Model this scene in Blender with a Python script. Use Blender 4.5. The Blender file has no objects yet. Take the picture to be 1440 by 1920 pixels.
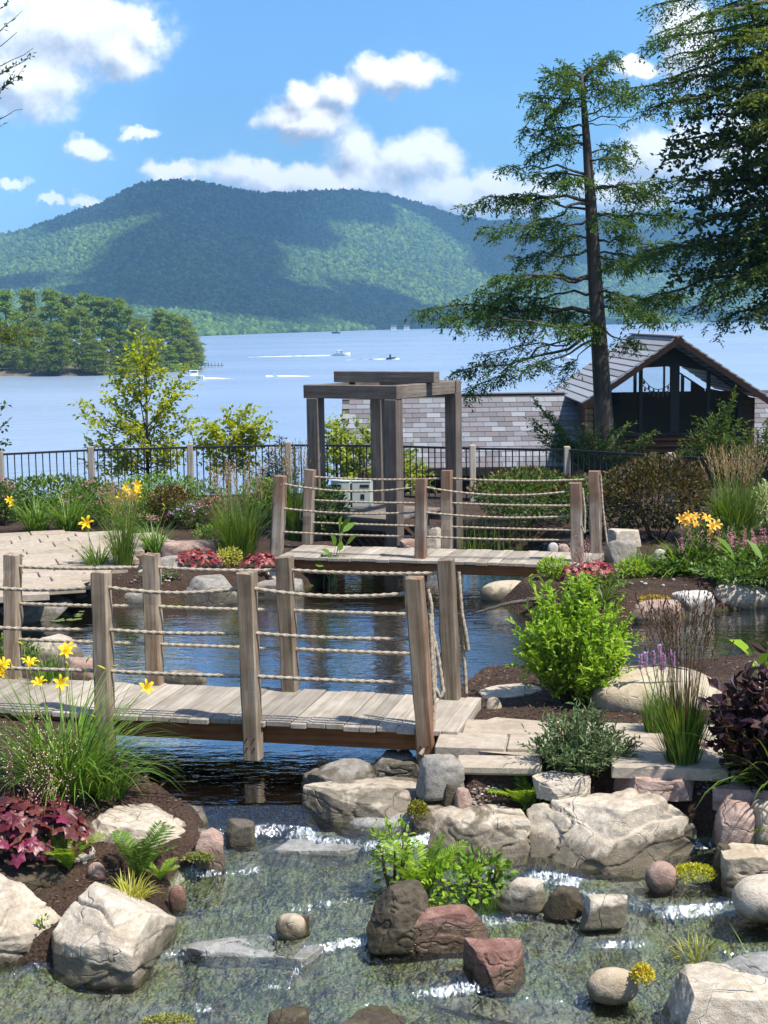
import bpy, bmesh, math, random
import numpy as np
from mathutils import Vector, Matrix
R = math.radians
sc = bpy.context.scene
col = sc.collection

# ------------------------------------------------------------------ camera
F = 2900.0                                   # focal length in photo pixels (1440 x 1920)
CZ = 3.2
PIT = math.atan(360 / F)
ROLL = R(0.8)
cp, sp = math.cos(PIT), math.sin(PIT)
cr, sr = math.cos(ROLL), math.sin(ROLL)
cam = bpy.data.cameras.new('camera')
cam.sensor_fit = 'VERTICAL'
cam.sensor_height = 36
cam.lens = F / 1920 * 36
cam.clip_start = 0.1
cam.clip_end = 30000
camo = bpy.data.objects.new('camera', cam)
col.objects.link(camo)
_f = Vector((0, cp, -sp)); _r = Vector((1, 0, 0)); _u = Vector((0, sp, cp))
_r2 = _r * cr - _u * sr; _u2 = _r * sr + _u * cr
_m = Matrix((_r2, _u2, -_f)).transposed().to_4x4()
_m.translation = (0, 0, CZ)
camo.matrix_world = _m
sc.camera = camo


def ray(px, py):
    dx, dy = px - 720, py - 960
    a = (dx * cr - dy * sr) / F
    b = -(dx * sr + dy * cr) / F
    return Vector((a, cp + b * sp, -sp + b * cp))


def P(px, py, z):
    r = ray(px, py)
    t = (z - CZ) / r.z
    return Vector((r.x * t, r.y * t, z))


def D(px, py, Y):
    r = ray(px, py)
    t = Y / r.y
    return Vector((r.x * t, Y, CZ + r.z * t))


# ------------------------------------------------------------------ sun, sky, exposure
SUN_EL, SUN_AZ = R(60), R(124)               # azimuth clockwise from +Y (view direction)
SUNV = Vector((math.sin(SUN_AZ) * math.cos(SUN_EL), math.cos(SUN_AZ) * math.cos(SUN_EL), math.sin(SUN_EL)))
sl = bpy.data.lights.new('sun', 'SUN')
sl.energy = 4.2
sl.angle = R(1.5)
sl.color = (1.0, 0.95, 0.87)
so = bpy.data.objects.new('sun', sl)
so.rotation_euler = (-SUNV).to_track_quat('-Z', 'Y').to_euler()
so.location = (0, 0, 60)
col.objects.link(so)
sc.view_settings.view_transform = 'Standard'
sc.view_settings.look = 'None'
sc.view_settings.gamma = 1.0
sc.view_settings.exposure = 1.12
sc.view_settings.use_curve_mapping = False
sc.cycles.use_denoising = True
try:
    sc.cycles.denoiser = 'OPENIMAGEDENOISE'
    sc.cycles.denoising_input_passes = 'RGB_ALBEDO_NORMAL'
except Exception:
    pass
sc.cycles.max_bounces = 8
sc.cycles.diffuse_bounces = 3
sc.cycles.glossy_bounces = 3
sc.cycles.transmission_bounces = 6
sc.cycles.transparent_max_bounces = 12
sc.cycles.volume_bounces = 0
sc.cycles.sample_clamp_indirect = 6
sc.cycles.caustics_reflective = False
sc.cycles.caustics_refractive = False


class NT:
    """tiny node-tree helper: n('Type', {input: value or socket}, prop=...)"""
    def __init__(s, tree):
        s.t = tree

    def __call__(s, typ, ins=None, **props):
        nd = s.t.nodes.new(typ)
        for k, v in props.items():
            setattr(nd, k, v)
        for k, v in (ins or {}).items():
            sk = nd.inputs[k]
            if isinstance(v, bpy.types.NodeSocket):
                s.t.links.new(v, sk)
            elif isinstance(v, bpy.types.Node):
                s.t.links.new(v.outputs[0], sk)
            else:
                sk.default_value = v
        return nd

    def math(s, op, a, b=0.0, c=0.0, clamp=False):
        nd = s('ShaderNodeMath', {0: a, 1: b, 2: c}, operation=op)
        nd.use_clamp = clamp
        return nd.outputs[0]

    def vmath(s, op, a, b=(0, 0, 0)):
        nd = s('ShaderNodeVectorMath', {0: a, 1: b}, operation=op)
        return nd.outputs['Value'] if op in ('LENGTH', 'DOT_PRODUCT', 'DISTANCE') else nd.outputs[0]

    def noise(s, vec, scale, detail=4, rough=0.55, dist=0.0):
        return s('ShaderNodeTexNoise', {'Vector': vec, 'Scale': scale, 'Detail': detail, 'Roughness': rough, 'Distortion': dist}).outputs[0]

    def ramp(s, fac, stops):
        nd = s('ShaderNodeValToRGB', {0: fac})
        e = nd.color_ramp.elements
        while len(e) < len(stops):
            e.new(0.5)
        for el, (p, c) in zip(e, stops):
            el.position = p
            el.color = (*c, 1) if len(c) == 3 else c
        return nd.outputs[0]

    def mix(s, fac, a, b, blend='MIX'):
        nd = s('ShaderNodeMix', data_type='RGBA', blend_type=blend)
        for k, v in ((0, fac), (6, a), (7, b)):
            sk = nd.inputs[k]
            if isinstance(v, bpy.types.NodeSocket):
                s.t.links.new(v, sk)
            else:
                sk.default_value = v if k == 0 or len(v) == 4 else (*v, 1)
        return nd.outputs[2]

    def step(s, v, a, b):
        nd = s('ShaderNodeMapRange', {0: v, 1: a, 2: b}, interpolation_type='SMOOTHSTEP')
        return nd.outputs[0]


world = bpy.data.worlds.new('World')
sc.world = world
world.use_nodes = True
W = NT(world.node_tree)
world.node_tree.nodes.clear()
sky = W('ShaderNodeTexSky', sky_type='NISHITA')
sky.sun_disc = False
sky.sun_elevation = SUN_EL
sky.sun_rotation = SUN_AZ
sky.altitude = 100
sky.air_density = 1.25
sky.dust_density = 0.25
sky.ozone_density = 2.2

# clouds: a node group giving the cloud density for a direction expressed as (azimuth, elevation)
CLOUDS = [  # photo pixel centre, radii
    (120, 55, 190, 75), (45, 150, 120, 80), (225, 95, 90, 52), (270, 45, 30, 34), (-120, 90, 160, 120),
    (178, 284, 52, 28), (270, 254, 30, 13), (575, 226, 90, 36), (628, 172, 52, 34), (745, 138, 100, 34), (570, 190, 40, 30),
    (500, 330, 110, 34), (655, 290, 62, 48), (770, 300, 110, 46), (620, 345, 220, 34), (850, 365, 130, 46), (965, 362, 90, 40),
    (330, 326, 66, 20), (165, 373, 44, 12), (85, 371, 26, 9), (15, 335, 32, 9), (1240, 290, 90, 60), (1170, 365, 110, 50),
    (1290, 90, 60, 90), (1190, 130, 46, 18), (1390, 300, 110, 110), ]
g = bpy.data.node_groups.new('cloud_field', 'ShaderNodeTree')
g.interface.new_socket('p', in_out='INPUT', socket_type='NodeSocketVector')
g.interface.new_socket('d', in_out='OUTPUT', socket_type='NodeSocketFloat')
Gn = NT(g)
gi = g.nodes.new('NodeGroupInput')
go = g.nodes.new('NodeGroupOutput')
pv = gi.outputs[0]
warp = Gn('ShaderNodeTexNoise', {'Vector': pv, 'Scale': 26.0, 'Detail': 7.0, 'Roughness': 0.62})
wv = Gn.vmath('SCALE', Gn.vmath('SUBTRACT', warp.outputs['Color'], (0.5, 0.5, 0.5)))
wv.node.inputs['Scale'].default_value = 0.040
pw = Gn.vmath('ADD', pv, wv)
best = None
for (cx, cy, rx, ry) in CLOUDS:
    d = ray(cx, cy).normalized()
    c = (math.atan2(d.x, d.y), math.asin(d.z), 0)
    q = Gn.vmath('MULTIPLY', Gn.vmath('SUBTRACT', pw, c), (F / rx / 1.22, F / ry / 1.22, 0))
    l = Gn.vmath('LENGTH', q)
    best = l if best is None else Gn.math('SMOOTH_MIN', best, l, 0.35)
field = Gn.math('SUBTRACT', 1.0, best)
# elsewhere in the sky: scattered fair-weather clouds of the same kind
n1 = Gn.noise(Gn.vmath('MULTIPLY', pw, (5.0, 9.0, 1)), 1.0, 3, 0.5)
gen = Gn.math('MULTIPLY', Gn.math('SUBTRACT', n1, 0.53), 5.0)
sx = Gn('ShaderNodeSeparateXYZ', {0: pv})
az = Gn.math('ABSOLUTE', sx.outputs[0])
outside = Gn.math('MAXIMUM', Gn.step(az, 0.27, 0.36), Gn.step(sx.outputs[1], 0.215, 0.29))
gen = Gn.math('SUBTRACT', gen, Gn.math('MULTIPLY', Gn.math('SUBTRACT', 1.0, outside), 9.0))
field = Gn.math('MAXIMUM', field, gen)
fine = Gn.noise(pv, 60.0, 6, 0.6)
field = Gn.math('ADD', field, Gn.math('MULTIPLY', Gn.math('SUBTRACT', fine, 0.5), 0.75))
g.links.new(field, go.inputs[0])

tc = W('ShaderNodeTexCoord')
sep = W('ShaderNodeSeparateXYZ', {0: tc.outputs['Generated']})
azn = W.math('ARCTAN2', sep.outputs[0], sep.outputs[1])
eln = W.math('ARCSINE', sep.outputs[2])
pvec = W('ShaderNodeCombineXYZ', {0: azn, 1: eln, 2: 0.37}).outputs[0]


def cfield(v):
    nd = world.node_tree.nodes.new('ShaderNodeGroup')
    nd.node_tree = g
    world.node_tree.links.new(v, nd.inputs[0])
    return nd.outputs[0]


f0 = cfield(pvec)
f1 = cfield(W.vmath('ADD', pvec, (0.006, 0.010, 0)))
dens = W.math('MULTIPLY', W.step(f0, 0.02, 0.55), 0.98)
relief = W.math('ADD', 0.62, W.math('MULTIPLY', W.math('SUBTRACT', f0, f1), 1.25), clamp=True)
ccol = W.ramp(relief, [(0.0, (2.9, 3.2, 3.8)), (0.45, (5.0, 5.2, 5.6)), (1.0, (8.6, 8.6, 8.5))])
tint = W.mix(1.0, sky.outputs[0], (0.39, 0.64, 0.95), 'MULTIPLY')
full = W.mix(dens, tint, ccol)
bg = W('ShaderNodeBackground', {'Color': full, 'Strength': 0.088})
wo = W('ShaderNodeOutputWorld', {0: bg.outputs[0]})
world.cycles.sampling_method = 'MANUAL'
world.cycles.sample_map_resolution = 512

# ------------------------------------------------------------------ numpy noise
def _h(ix, iy, iz, s):
    n = (ix * np.int64(374761393) + iy * np.int64(668265263) + iz * np.int64(1274126177) + np.int64(s) * np.int64(974634777)) & np.int64(0xFFFFFFFF)
    n = ((n ^ (n >> 13)) * np.int64(1274126177)) & np.int64(0xFFFFFFFF)
    n = ((n ^ (n >> 15)) * np.int64(2246822519 & 0x7FFFFFFF)) & np.int64(0xFFFFFFFF)
    return ((n ^ (n >> 16)) & np.int64(0xFFFFFF)) / float(0xFFFFFF)


def vn(x, y, z=0.0, s=0):
    x, y, z = np.broadcast_arrays(np.asarray(x, float), np.asarray(y, float), np.asarray(z, float))
    fx, fy, fz = np.floor(x), np.floor(y), np.floor(z)
    ix, iy, iz = fx.astype(np.int64), fy.astype(np.int64), fz.astype(np.int64)
    u, v, w = x - fx, y - fy, z - fz
    u, v, w = u * u * (3 - 2 * u), v * v * (3 - 2 * v), w * w * (3 - 2 * w)
    r = 0
    for a in (0, 1):
        for b in (0, 1):
            for c in (0, 1):
                r = r + _h(ix + a, iy + b, iz + c, s) * (u if a else 1 - u) * (v if b else 1 - v) * (w if c else 1 - w)
    return r * 2 - 1


def fbm(x, y, z=0.0, o=4, s=0):
    r, a, t = 0, 1.0, 0
    for i in range(o):
        k = 2.03 ** i
        r = r + a * vn(np.asarray(x) * k, np.asarray(y) * k, np.asarray(z) * k, s + i * 17)
        t += a
        a *= 0.5
    return r / t


# ------------------------------------------------------------------ mesh helpers
class M:
    def __init__(s):
        s.v, s.f3, s.f4, s.n = [], [], [], 0

    def add(s, v, f3=None, f4=None):
        v = np.asarray(v, float).reshape(-1, 3)
        if f3 is not None and len(f3):
            s.f3.append(np.asarray(f3, np.int64).reshape(-1, 3) + s.n)
        if f4 is not None and len(f4):
            s.f4.append(np.asarray(f4, np.int64).reshape(-1, 4) + s.n)
        s.v.append(v)
        s.n += len(v)
        return s

    def mesh(s, name, mat=None, smooth=False):
        me = bpy.data.meshes.new(name)
        v = np.concatenate(s.v) if s.v else np.zeros((0, 3))
        f3 = np.concatenate(s.f3) if s.f3 else np.zeros((0, 3), np.int64)
        f4 = np.concatenate(s.f4) if s.f4 else np.zeros((0, 4), np.int64)
        me.vertices.add(len(v))
        me.vertices.foreach_set('co', v.astype(np.float32).ravel())
        nl = f3.size + f4.size
        me.loops.add(nl)
        me.loops.foreach_set('vertex_index', np.concatenate([f3.ravel(), f4.ravel()]).astype(np.int32))
        me.polygons.add(len(f3) + len(f4))
        st = np.concatenate([np.arange(len(f3)) * 3, f3.size + np.arange(len(f4)) * 4]).astype(np.int32)
        me.polygons.foreach_set('loop_start', st)
        me.polygons.foreach_set('use_smooth', np.full(len(st), bool(smooth)))
        me.update(calc_edges=True)
        me.validate()
        if mat:
            me.materials.append(mat)
        return me


def ob(name, me, parent=None, label=None, cat=None, group=None, kind=None, loc=None, rz=None):
    o = bpy.data.objects.new(name, me)
    col.objects.link(o)
    if parent:
        o.parent = parent
    if label:
        o['label'] = label
    if cat:
        o['category'] = cat
    if group:
        o['group'] = group
    if parent and name in ('new_growth', 'flower_heads', 'plumes', 'flower_sprays', 'flower_stems', 'foliage', 'crown', 'leaves', 'needles', 'needle_sprays', 'lit_foliage', 'stems', 'flower_spike'):
        kind = 'stuff'
    if kind:
        o['kind'] = kind
    if loc is not None:
        o.location = loc
    if rz is not None:
        o.rotation_euler = (0, 0, rz)
    return o


BOXF = [(0, 3, 2, 1), (4, 5, 6, 7), (0, 1, 5, 4), (1, 2, 6, 5), (2, 3, 7, 6), (3, 0, 4, 7)]


def boxm(m, x0, x1, y0, y1, z0, z1, T=None):
    v = np.array([(x0, y0, z0), (x1, y0, z0), (x1, y1, z0), (x0, y1, z0), (x0, y0, z1), (x1, y0, z1), (x1, y1, z1), (x0, y1, z1)], float)
    if T is not None:
        A = np.array(T)
        v = v @ A[:3, :3].T + A[:3, 3]
    return m.add(v, f4=BOXF)


def bevbox(name, x0, x1, y0, y1, z0, z1, mat, b=0.008, seg=1):
    bm = bmesh.new()
    m = boxm(M(), x0, x1, y0, y1, z0, z1)
    vs = [bm.verts.new(v) for v in m.v[0]]
    for f in BOXF:
        bm.faces.new([vs[i] for i in f])
    bmesh.ops.bevel(bm, geom=bm.edges[:], offset=b, segments=seg, affect='EDGES', profile=0.6)
    me = bpy.data.meshes.new(name)
    bm.to_mesh(me)
    bm.free()
    me.materials.append(mat)
    return me


def tube(m, pts, rad, n=6, cap=True):
    pts = np.asarray(pts, float)
    k = len(pts)
    rad = np.broadcast_to(np.asarray(rad, float), (k,))
    t = np.gradient(pts, axis=0)
    t /= np.linalg.norm(t, axis=1)[:, None] + 1e-9
    ref = np.array([0, 0, 1.0]) if abs(t[:, 2]).mean() < 0.85 else np.array([1.0, 0, 0])
    a = np.cross(t, ref)
    a /= np.linalg.norm(a, axis=1)[:, None] + 1e-9
    b = np.cross(t, a)
    ph = np.arange(n) / n * 2 * math.pi
    v = pts[:, None, :] + rad[:, None, None] * (np.cos(ph)[None, :, None] * a[:, None, :] + np.sin(ph)[None, :, None] * b[:, None, :])
    f = []
    i = np.arange(k - 1)[:, None] * n
    j = np.arange(n)[None, :]
    j2 = (j + 1) % n
    f = np.stack([i + j, i + j2, i + n + j2, i + n + j], -1).reshape(-1, 4)
    f3 = None
    v = v.reshape(-1, 3)
    if cap:
        v = np.concatenate([v, pts[:1], pts[-1:]])
        c0, c1 = k * n, k * n + 1
        f3 = [(c0, (q + 1) % n, q) for q in range(n)] + [(c1, (k - 1) * n + q, (k - 1) * n + (q + 1) % n) for q in range(n)]
    return m.add(v, f3=f3, f4=f)


def nrm(a):
    return a / (np.linalg.norm(a, axis=-1, keepdims=True) + 1e-9)


def leaves(m, Pn, Dn, Nn, L, Wd, fold=0.12, six=False):
    """leaf-shaped faces: base, sides, tip; Dn along the leaf, Nn its upper side"""
    Pn = np.asarray(Pn, float); Dn = nrm(np.asarray(Dn, float)); Nn = np.asarray(Nn, float)
    S = nrm(np.cross(Dn, Nn)); U = np.cross(S, Dn)
    k = len(Pn)
    L = np.broadcast_to(np.asarray(L, float), (k,))[:, None]
    Wd = np.broadcast_to(np.asarray(Wd, float), (k,))[:, None]
    if not six:
        v = np.stack([Pn, Pn + Dn * L * .45 + S * Wd * .5 + U * L * fold, Pn + Dn * L, Pn + Dn * L * .45 - S * Wd * .5 + U * L * fold], 1)
        f = np.arange(k)[:, None] * 4 + np.array([0, 1, 2, 3])[None]
        return m.add(v.reshape(-1, 3), f4=f)
    v = np.stack([Pn, Pn + Dn * L * .28 + S * Wd * .45 + U * L * fold * .6, Pn + Dn * L * .62 + S * Wd * .42 + U * L * fold,
                  Pn + Dn * L + U * L * -fold * .5, Pn + Dn * L * .62 - S * Wd * .42 + U * L * fold, Pn + Dn * L * .28 - S * Wd * .45 + U * L * fold * .6,
                  Pn + Dn * L * .45 - U * L * fold * .3], 1)
    b = np.arange(k)[:, None] * 7
    f = np.concatenate([b + np.array([0, 1, 2, 6]), b + np.array([6, 2, 3, 4]), b + np.array([0, 6, 4, 5])], 0)
    return m.add(v.reshape(-1, 3), f4=f)


# ------------------------------------------------------------------ materials
def newmat(name):
    m = bpy.data.materials.new(name)
    m.use_nodes = True
    m.node_tree.nodes.clear()
    return m, NT(m.node_tree)


def out(n, sh, vol=None, disp=None):
    o = n('ShaderNodeOutputMaterial')
    if sh is not None:
        n.t.links.new(sh.outputs[0] if isinstance(sh, bpy.types.Node) else sh, o.inputs[0])
    if vol is not None:
        n.t.links.new(vol.outputs[0], o.inputs[1])


def bump(n, h, strength=0.5, dist=0.02):
    return n('ShaderNodeBump', {'Height': h, 'Strength': strength, 'Distance': dist}).outputs[0]


def leafmat(name, c1, c2, c3=None, trans=0.35, rough=0.5, spec=0.35):
    m, n = newmat(name)
    rnd = n('ShaderNodeNewGeometry').outputs['Random Per Island']
    stops = [(0.0, c1), (1.0, c2)] if c3 is None else [(0.0, c1), (0.55, c2), (1.0, c3)]
    c = n.ramp(rnd, stops)
    pb = n('ShaderNodeBsdfPrincipled', {'Base Color': c, 'Roughness': rough, 'Specular IOR Level': spec})
    tr = n('ShaderNodeBsdfTranslucent', {'Color': n.mix(1.0, c, (1.7, 1.5, 0.7), 'MULTIPLY')})
    out(n, n('ShaderNodeMixShader', {0: trans, 1: pb.outputs[0], 2: tr.outputs[0]}))
    return m


def plain(name, c, rough=0.6, metal=0.0, spec=0.4):
    m, n = newmat(name)
    out(n, n('ShaderNodeBsdfPrincipled', {'Base Color': (*c, 1), 'Roughness': rough, 'Metallic': metal, 'Specular IOR Level': spec}))
    return m


def woodmat(name, cols, axis='x', rust=0.0, bs=0.4, rough=0.8, scale=1.0, topd=None, rlo=0.55):
    """weathered wood: streaks along the long axis, knots, per-board tone"""
    m, n = newmat(name)
    tcn = n('ShaderNodeTexCoord').outputs['Object']
    oi = n('ShaderNodeObjectInfo').outputs['Random']
    off = n('ShaderNodeCombineXYZ', {0: n.math('MULTIPLY', oi, 37.0), 1: n.math('MULTIPLY', oi, 91.0), 2: n.math('MULTIPLY', oi, 53.0)}).outputs[0]
    v = n.vmath('ADD', tcn, off)
    st = {'x': (1.2, 26, 26), 'y': (26, 1.2, 26), 'z': (26, 26, 1.2)}[axis]
    st = tuple(a * scale for a in st)
    g1 = n.noise(n.vmath('MULTIPLY', v, st), 1.0, 5, 0.6, 0.6)
    g2 = n.noise(v, 3.2, 3, 0.6)
    g3 = n.noise(n.vmath('MULTIPLY', v, tuple(a * 3.3 for a in st)), 1.0, 3, 0.6)
    fac = n.math('ADD', n.math('MULTIPLY', g1, 0.55), n.math('ADD', n.math('MULTIPLY', g2, 0.3), n.math('MULTIPLY', g3, 0.15)))
    c = n.ramp(fac, [(0.30, cols[0]), (0.48, cols[1]), (0.66, cols[2])])
    tone = n.math('ADD', 0.70, n.math('MULTIPLY', oi, 0.5))
    c = n.mix(1.0, c, n('ShaderNodeCombineXYZ', {0: tone, 1: tone, 2: tone}).outputs[0], 'MULTIPLY')
    if rust > 0:
        rm = n.step(n.noise(n.vmath('MULTIPLY', v, tuple(a * .16 for a in st)), 1.0, 3, 0.6), rlo, rlo + .13)
        c = n.mix(n.math('MULTIPLY', rm, rust), c, (0.16, 0.055, 0.016))
        if topd:
            z = n('ShaderNodeSeparateXYZ', {0: tcn}).outputs[2]
            tm = n.math('MULTIPLY', n.step(n.math('ADD', z, n.math('MULTIPLY', g2, .25)), topd - .12, topd + .12), n.step(oi, .25, .6))
            c = n.mix(n.math('MULTIPLY', tm, .6), c, (0.15, 0.06, 0.024))
    b = bump(n, g1, bs, 0.006)
    out(n, n('ShaderNodeBsdfPrincipled', {'Base Color': c, 'Roughness': rough, 'Specular IOR Level': 0.25, 'Normal': b}))
    return m


def rockmat(name, dark, mid, light, stain_shade=0.75, band=0.0, moss=0.15, sc_=1.0):
    m, n = newmat(name)
    tcn = n('ShaderNodeTexCoord').outputs['Object']
    oi = n('ShaderNodeObjectInfo').outputs['Random']
    v = n.vmath('ADD', tcn, n('ShaderNodeCombineXYZ', {0: n.math('MULTIPLY', oi, 37.0), 1: n.math('MULTIPLY', oi, 71.0), 2: oi}).outputs[0])
    a = n.noise(v, 3.0 * sc_, 5, 0.65, 0.8)
    b2 = n.noise(v, 16 * sc_, 5, 0.7)
    c3 = n.noise(v, 90 * sc_, 3, 0.7)
    lay = n.noise(n.vmath('MULTIPLY', v, (2.0, 2.0, 22.0)), 1.0, 4, 0.6, 1.2)
    fac = n.math('ADD', n.math('MULTIPLY', a, .45 - band), n.math('ADD', n.math('MULTIPLY', b2, .35), n.math('ADD', n.math('MULTIPLY', c3, .2), n.math('MULTIPLY', lay, band))))
    c = n.ramp(fac, [(0.30, dark), (0.47, mid), (0.62, light)])
    crack = n('ShaderNodeTexVoronoi', {'Vector': n.vmath('ADD', v, n.vmath('MULTIPLY', n('ShaderNodeTexNoise', {'Vector': v, 'Scale': 4.0}).outputs[1], (.35, .35, .35))), 'Scale': 1.7 * sc_}, feature='DISTANCE_TO_EDGE').outputs[0]
    cm = n.math('SUBTRACT', 1.0, n.step(crack, 0.0, 0.016))
    c = n.mix(n.math('MULTIPLY', n.math('MULTIPLY', cm, n.step(a, .45, .62)), .16), c, dark)
    # dark band above the stream's waterline: wet stain plus underside shade painted in
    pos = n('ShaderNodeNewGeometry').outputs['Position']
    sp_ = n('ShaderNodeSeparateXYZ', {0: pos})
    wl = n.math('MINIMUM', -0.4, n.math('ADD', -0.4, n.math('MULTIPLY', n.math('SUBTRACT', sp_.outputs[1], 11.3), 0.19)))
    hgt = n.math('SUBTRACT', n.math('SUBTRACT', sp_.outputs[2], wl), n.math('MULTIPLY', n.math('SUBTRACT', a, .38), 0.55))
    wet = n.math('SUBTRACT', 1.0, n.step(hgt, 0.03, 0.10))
    c = n.mix(n.math('MULTIPLY', wet, stain_shade), c, n.mix(b2, (0.035, 0.024, 0.012), (0.07, 0.055, 0.025)))
    if moss:
        mm = n.math('MULTIPLY', n.step(n.noise(v, 5.0, 4, .7), .6, .72), moss)
        c = n.mix(mm, c, (0.10, 0.11, 0.03))
    h = n.math('ADD', n.math('MULTIPLY', b2, .7), n.math('SUBTRACT', n.math('MULTIPLY', c3, .3), n.math('MULTIPLY', n.math('MULTIPLY', cm, n.step(a, .42, .6)), .6)))
    rg = n.math('SUBTRACT', 0.85, n.math('MULTIPLY', wet, .45))
    out(n, n('ShaderNodeBsdfPrincipled', {'Base Color': c, 'Roughness': rg, 'Specular IOR Level': 0.3, 'Normal': bump(n, h, 0.8, 0.02)}))
    return m


WOOD_DECK = woodmat('wood_deck', [(0.15, 0.125, 0.095), (0.29, 0.25, 0.20), (0.41, 0.37, 0.31)], 'y')
WOOD_BEAM = woodmat('wood_beam', [(0.06, 0.022, 0.008), (0.17, 0.065, 0.02), (0.27, 0.12, 0.045)], 'x')
WOOD_POST = woodmat('wood_post', [(0.05, 0.033, 0.02), (0.19, 0.14, 0.092), (0.36, 0.30, 0.23)], 'z', rust=0.6, topd=None, rlo=.55, scale=.8, bs=.7)
WOOD_POST_FAR = woodmat('wood_post_far', [(0.08, 0.055, 0.035), (0.23, 0.18, 0.135), (0.36, 0.32, 0.27)], 'z', rust=0.7, topd=0.82, scale=.8)
WOOD_GREY = woodmat('wood_grey', [(0.06, 0.047, 0.037), (0.145, 0.117, 0.095), (0.23, 0.195, 0.165)], 'z', bs=.6)
WOOD_GREY_X = woodmat('wood_grey_x', [(0.06, 0.047, 0.037), (0.145, 0.117, 0.095), (0.23, 0.195, 0.165)], 'x', bs=.6)
WOOD_FENCE = woodmat('wood_fence', [(0.22, 0.185, 0.14), (0.33, 0.285, 0.225), (0.42, 0.37, 0.30)], 'z')
BLACK = plain('black_metal', (0.012, 0.012, 0.013), 0.45)
ROPE = None
# ------------------------------------------------------------------ terrain
LAKE = -8.8


def sdf(poly, x, y):
    poly = np.asarray(poly)
    d = np.full(x.shape, 1e9)
    ins = np.zeros(x.shape, bool)
    n = len(poly)
    for i in range(n):
        ax, ay = poly[i]
        bx, by = poly[(i + 1) % n]
        ex, ey = bx - ax, by - ay
        t = np.clip(((x - ax) * ex + (y - ay) * ey) / (ex * ex + ey * ey + 1e-12), 0, 1)
        d = np.minimum(d, np.hypot(x - ax - t * ex, y - ay - t * ey))
        if ay != by:
            c = ((ay > y) != (by > y)) & (x < ex * (y - ay) / (by - ay) + ax)
            ins ^= c
    return np.where(ins, -d, d)


def sstep(x, a, b):
    t = np.clip((x - a) / (b - a), 0, 1)
    return t * t * (3 - 2 * t)


_sr = np.random.default_rng(17)
_cx, _cy = np.meshgrid(np.arange(-6.5, 6.6, .62), np.arange(4.6, 11.3, .5))
CELLS = np.stack([_cx.ravel() + _sr.uniform(-.26, .26, _cx.size), _cy.ravel() + _sr.uniform(-.2, .2, _cx.size)], 1)
CTILT = np.stack([_sr.normal(0, .045, _cx.size), _sr.uniform(.0, .10, _cx.size), _sr.normal(0, .016, _cx.size)], 1)


def S0(y):
    return np.interp(y, [4, 6, 9.0, 10.9, 11.2, 11.5], [-1.42, -1.27, -.83, -.50, -.41, -.40])


def S(x, y):
    """stream surface: a film of water over broad ledges stepping down towards the viewer"""
    x, y = np.asarray(x, float), np.asarray(y, float)
    wx = x + .12 * fbm(x * 2.2, y * 2.2, 3.1, 3, 5)
    wy = y + .12 * fbm(x * 2.2, y * 2.2, 7.7, 3, 9)
    best = np.full(x.shape, 1e9); z = np.zeros(x.shape)
    for (cx, cy), (tx, ty, dz) in zip(CELLS, CTILT):
        d = (wx - cx) ** 2 * .75 + (wy - cy) ** 2 * 1.4
        m_ = d < best
        best = np.where(m_, d, best)
        z = np.where(m_, S0(cy) + tx * (x - cx) + ty * (y - cy) + dz, z)
    s = S0(y) * .28 + z * .72
    k = sstep(y, 10.95, 11.2)
    return s * (1 - k) + S0(y) * k


PONDPX = [(-330, 1300), (-150, 1200), (20, 1168), (110, 1136), (300, 1136), (460, 1126), (560, 1108), (610, 1090), (640, 1072), (660, 1050), (740, 1030), (860, 1024), (1000, 1030),
          (1085, 1072), (1000, 1098), (935, 1130), (960, 1150), (1060, 1160), (1180, 1168), (1270, 1162), (1330, 1148), (1400, 1142), (1500, 1130), (1800, 1150), (1800, 1250), (1440, 1262),
          (1330, 1275), (1180, 1290), (1060, 1290), (930, 1292), (860, 1302), (810, 1345), (790, 1400), (780, 1450), (800, 1520), (640, 1548), (480, 1545), (380, 1530), (300, 1490),
          (235, 1440), (190, 1390), (130, 1310), (40, 1275), (-120, 1290)]
POND = [tuple(P(x, y, -0.4))[:2] for x, y in PONDPX]
STRPX = [(380, 1530), (600, 1520), (640, 1505), (800, 1520), (860, 1575), (1000, 1555), (1120, 1560), (1250, 1570), (1420, 1600), (1800, 1650), (1900, 2600), (-600, 2600), (-500, 1750), (60, 1745), (290, 1735),
         (310, 1700), (330, 1640), (400, 1600)]
STREAM = [tuple(P(x, y, -0.55))[:2] for x, y in STRPX]


def lin(a, b, st):
    return np.arange(a, b, st)


XS = np.concatenate([lin(-70, -14, 4.0), lin(-14, -4, .4), lin(-4, 4.5, .05), lin(4.5, 14, .4), lin(14, 71, 4.0)])
YS = np.concatenate([lin(-12, 6, 1.5), lin(6, 7.6, .2), lin(7.6, 16, .05), lin(16, 27, .14), lin(27, 40, .6), lin(40, 96, 2.5)])
GX, GY = np.meshgrid(XS, YS)


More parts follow.
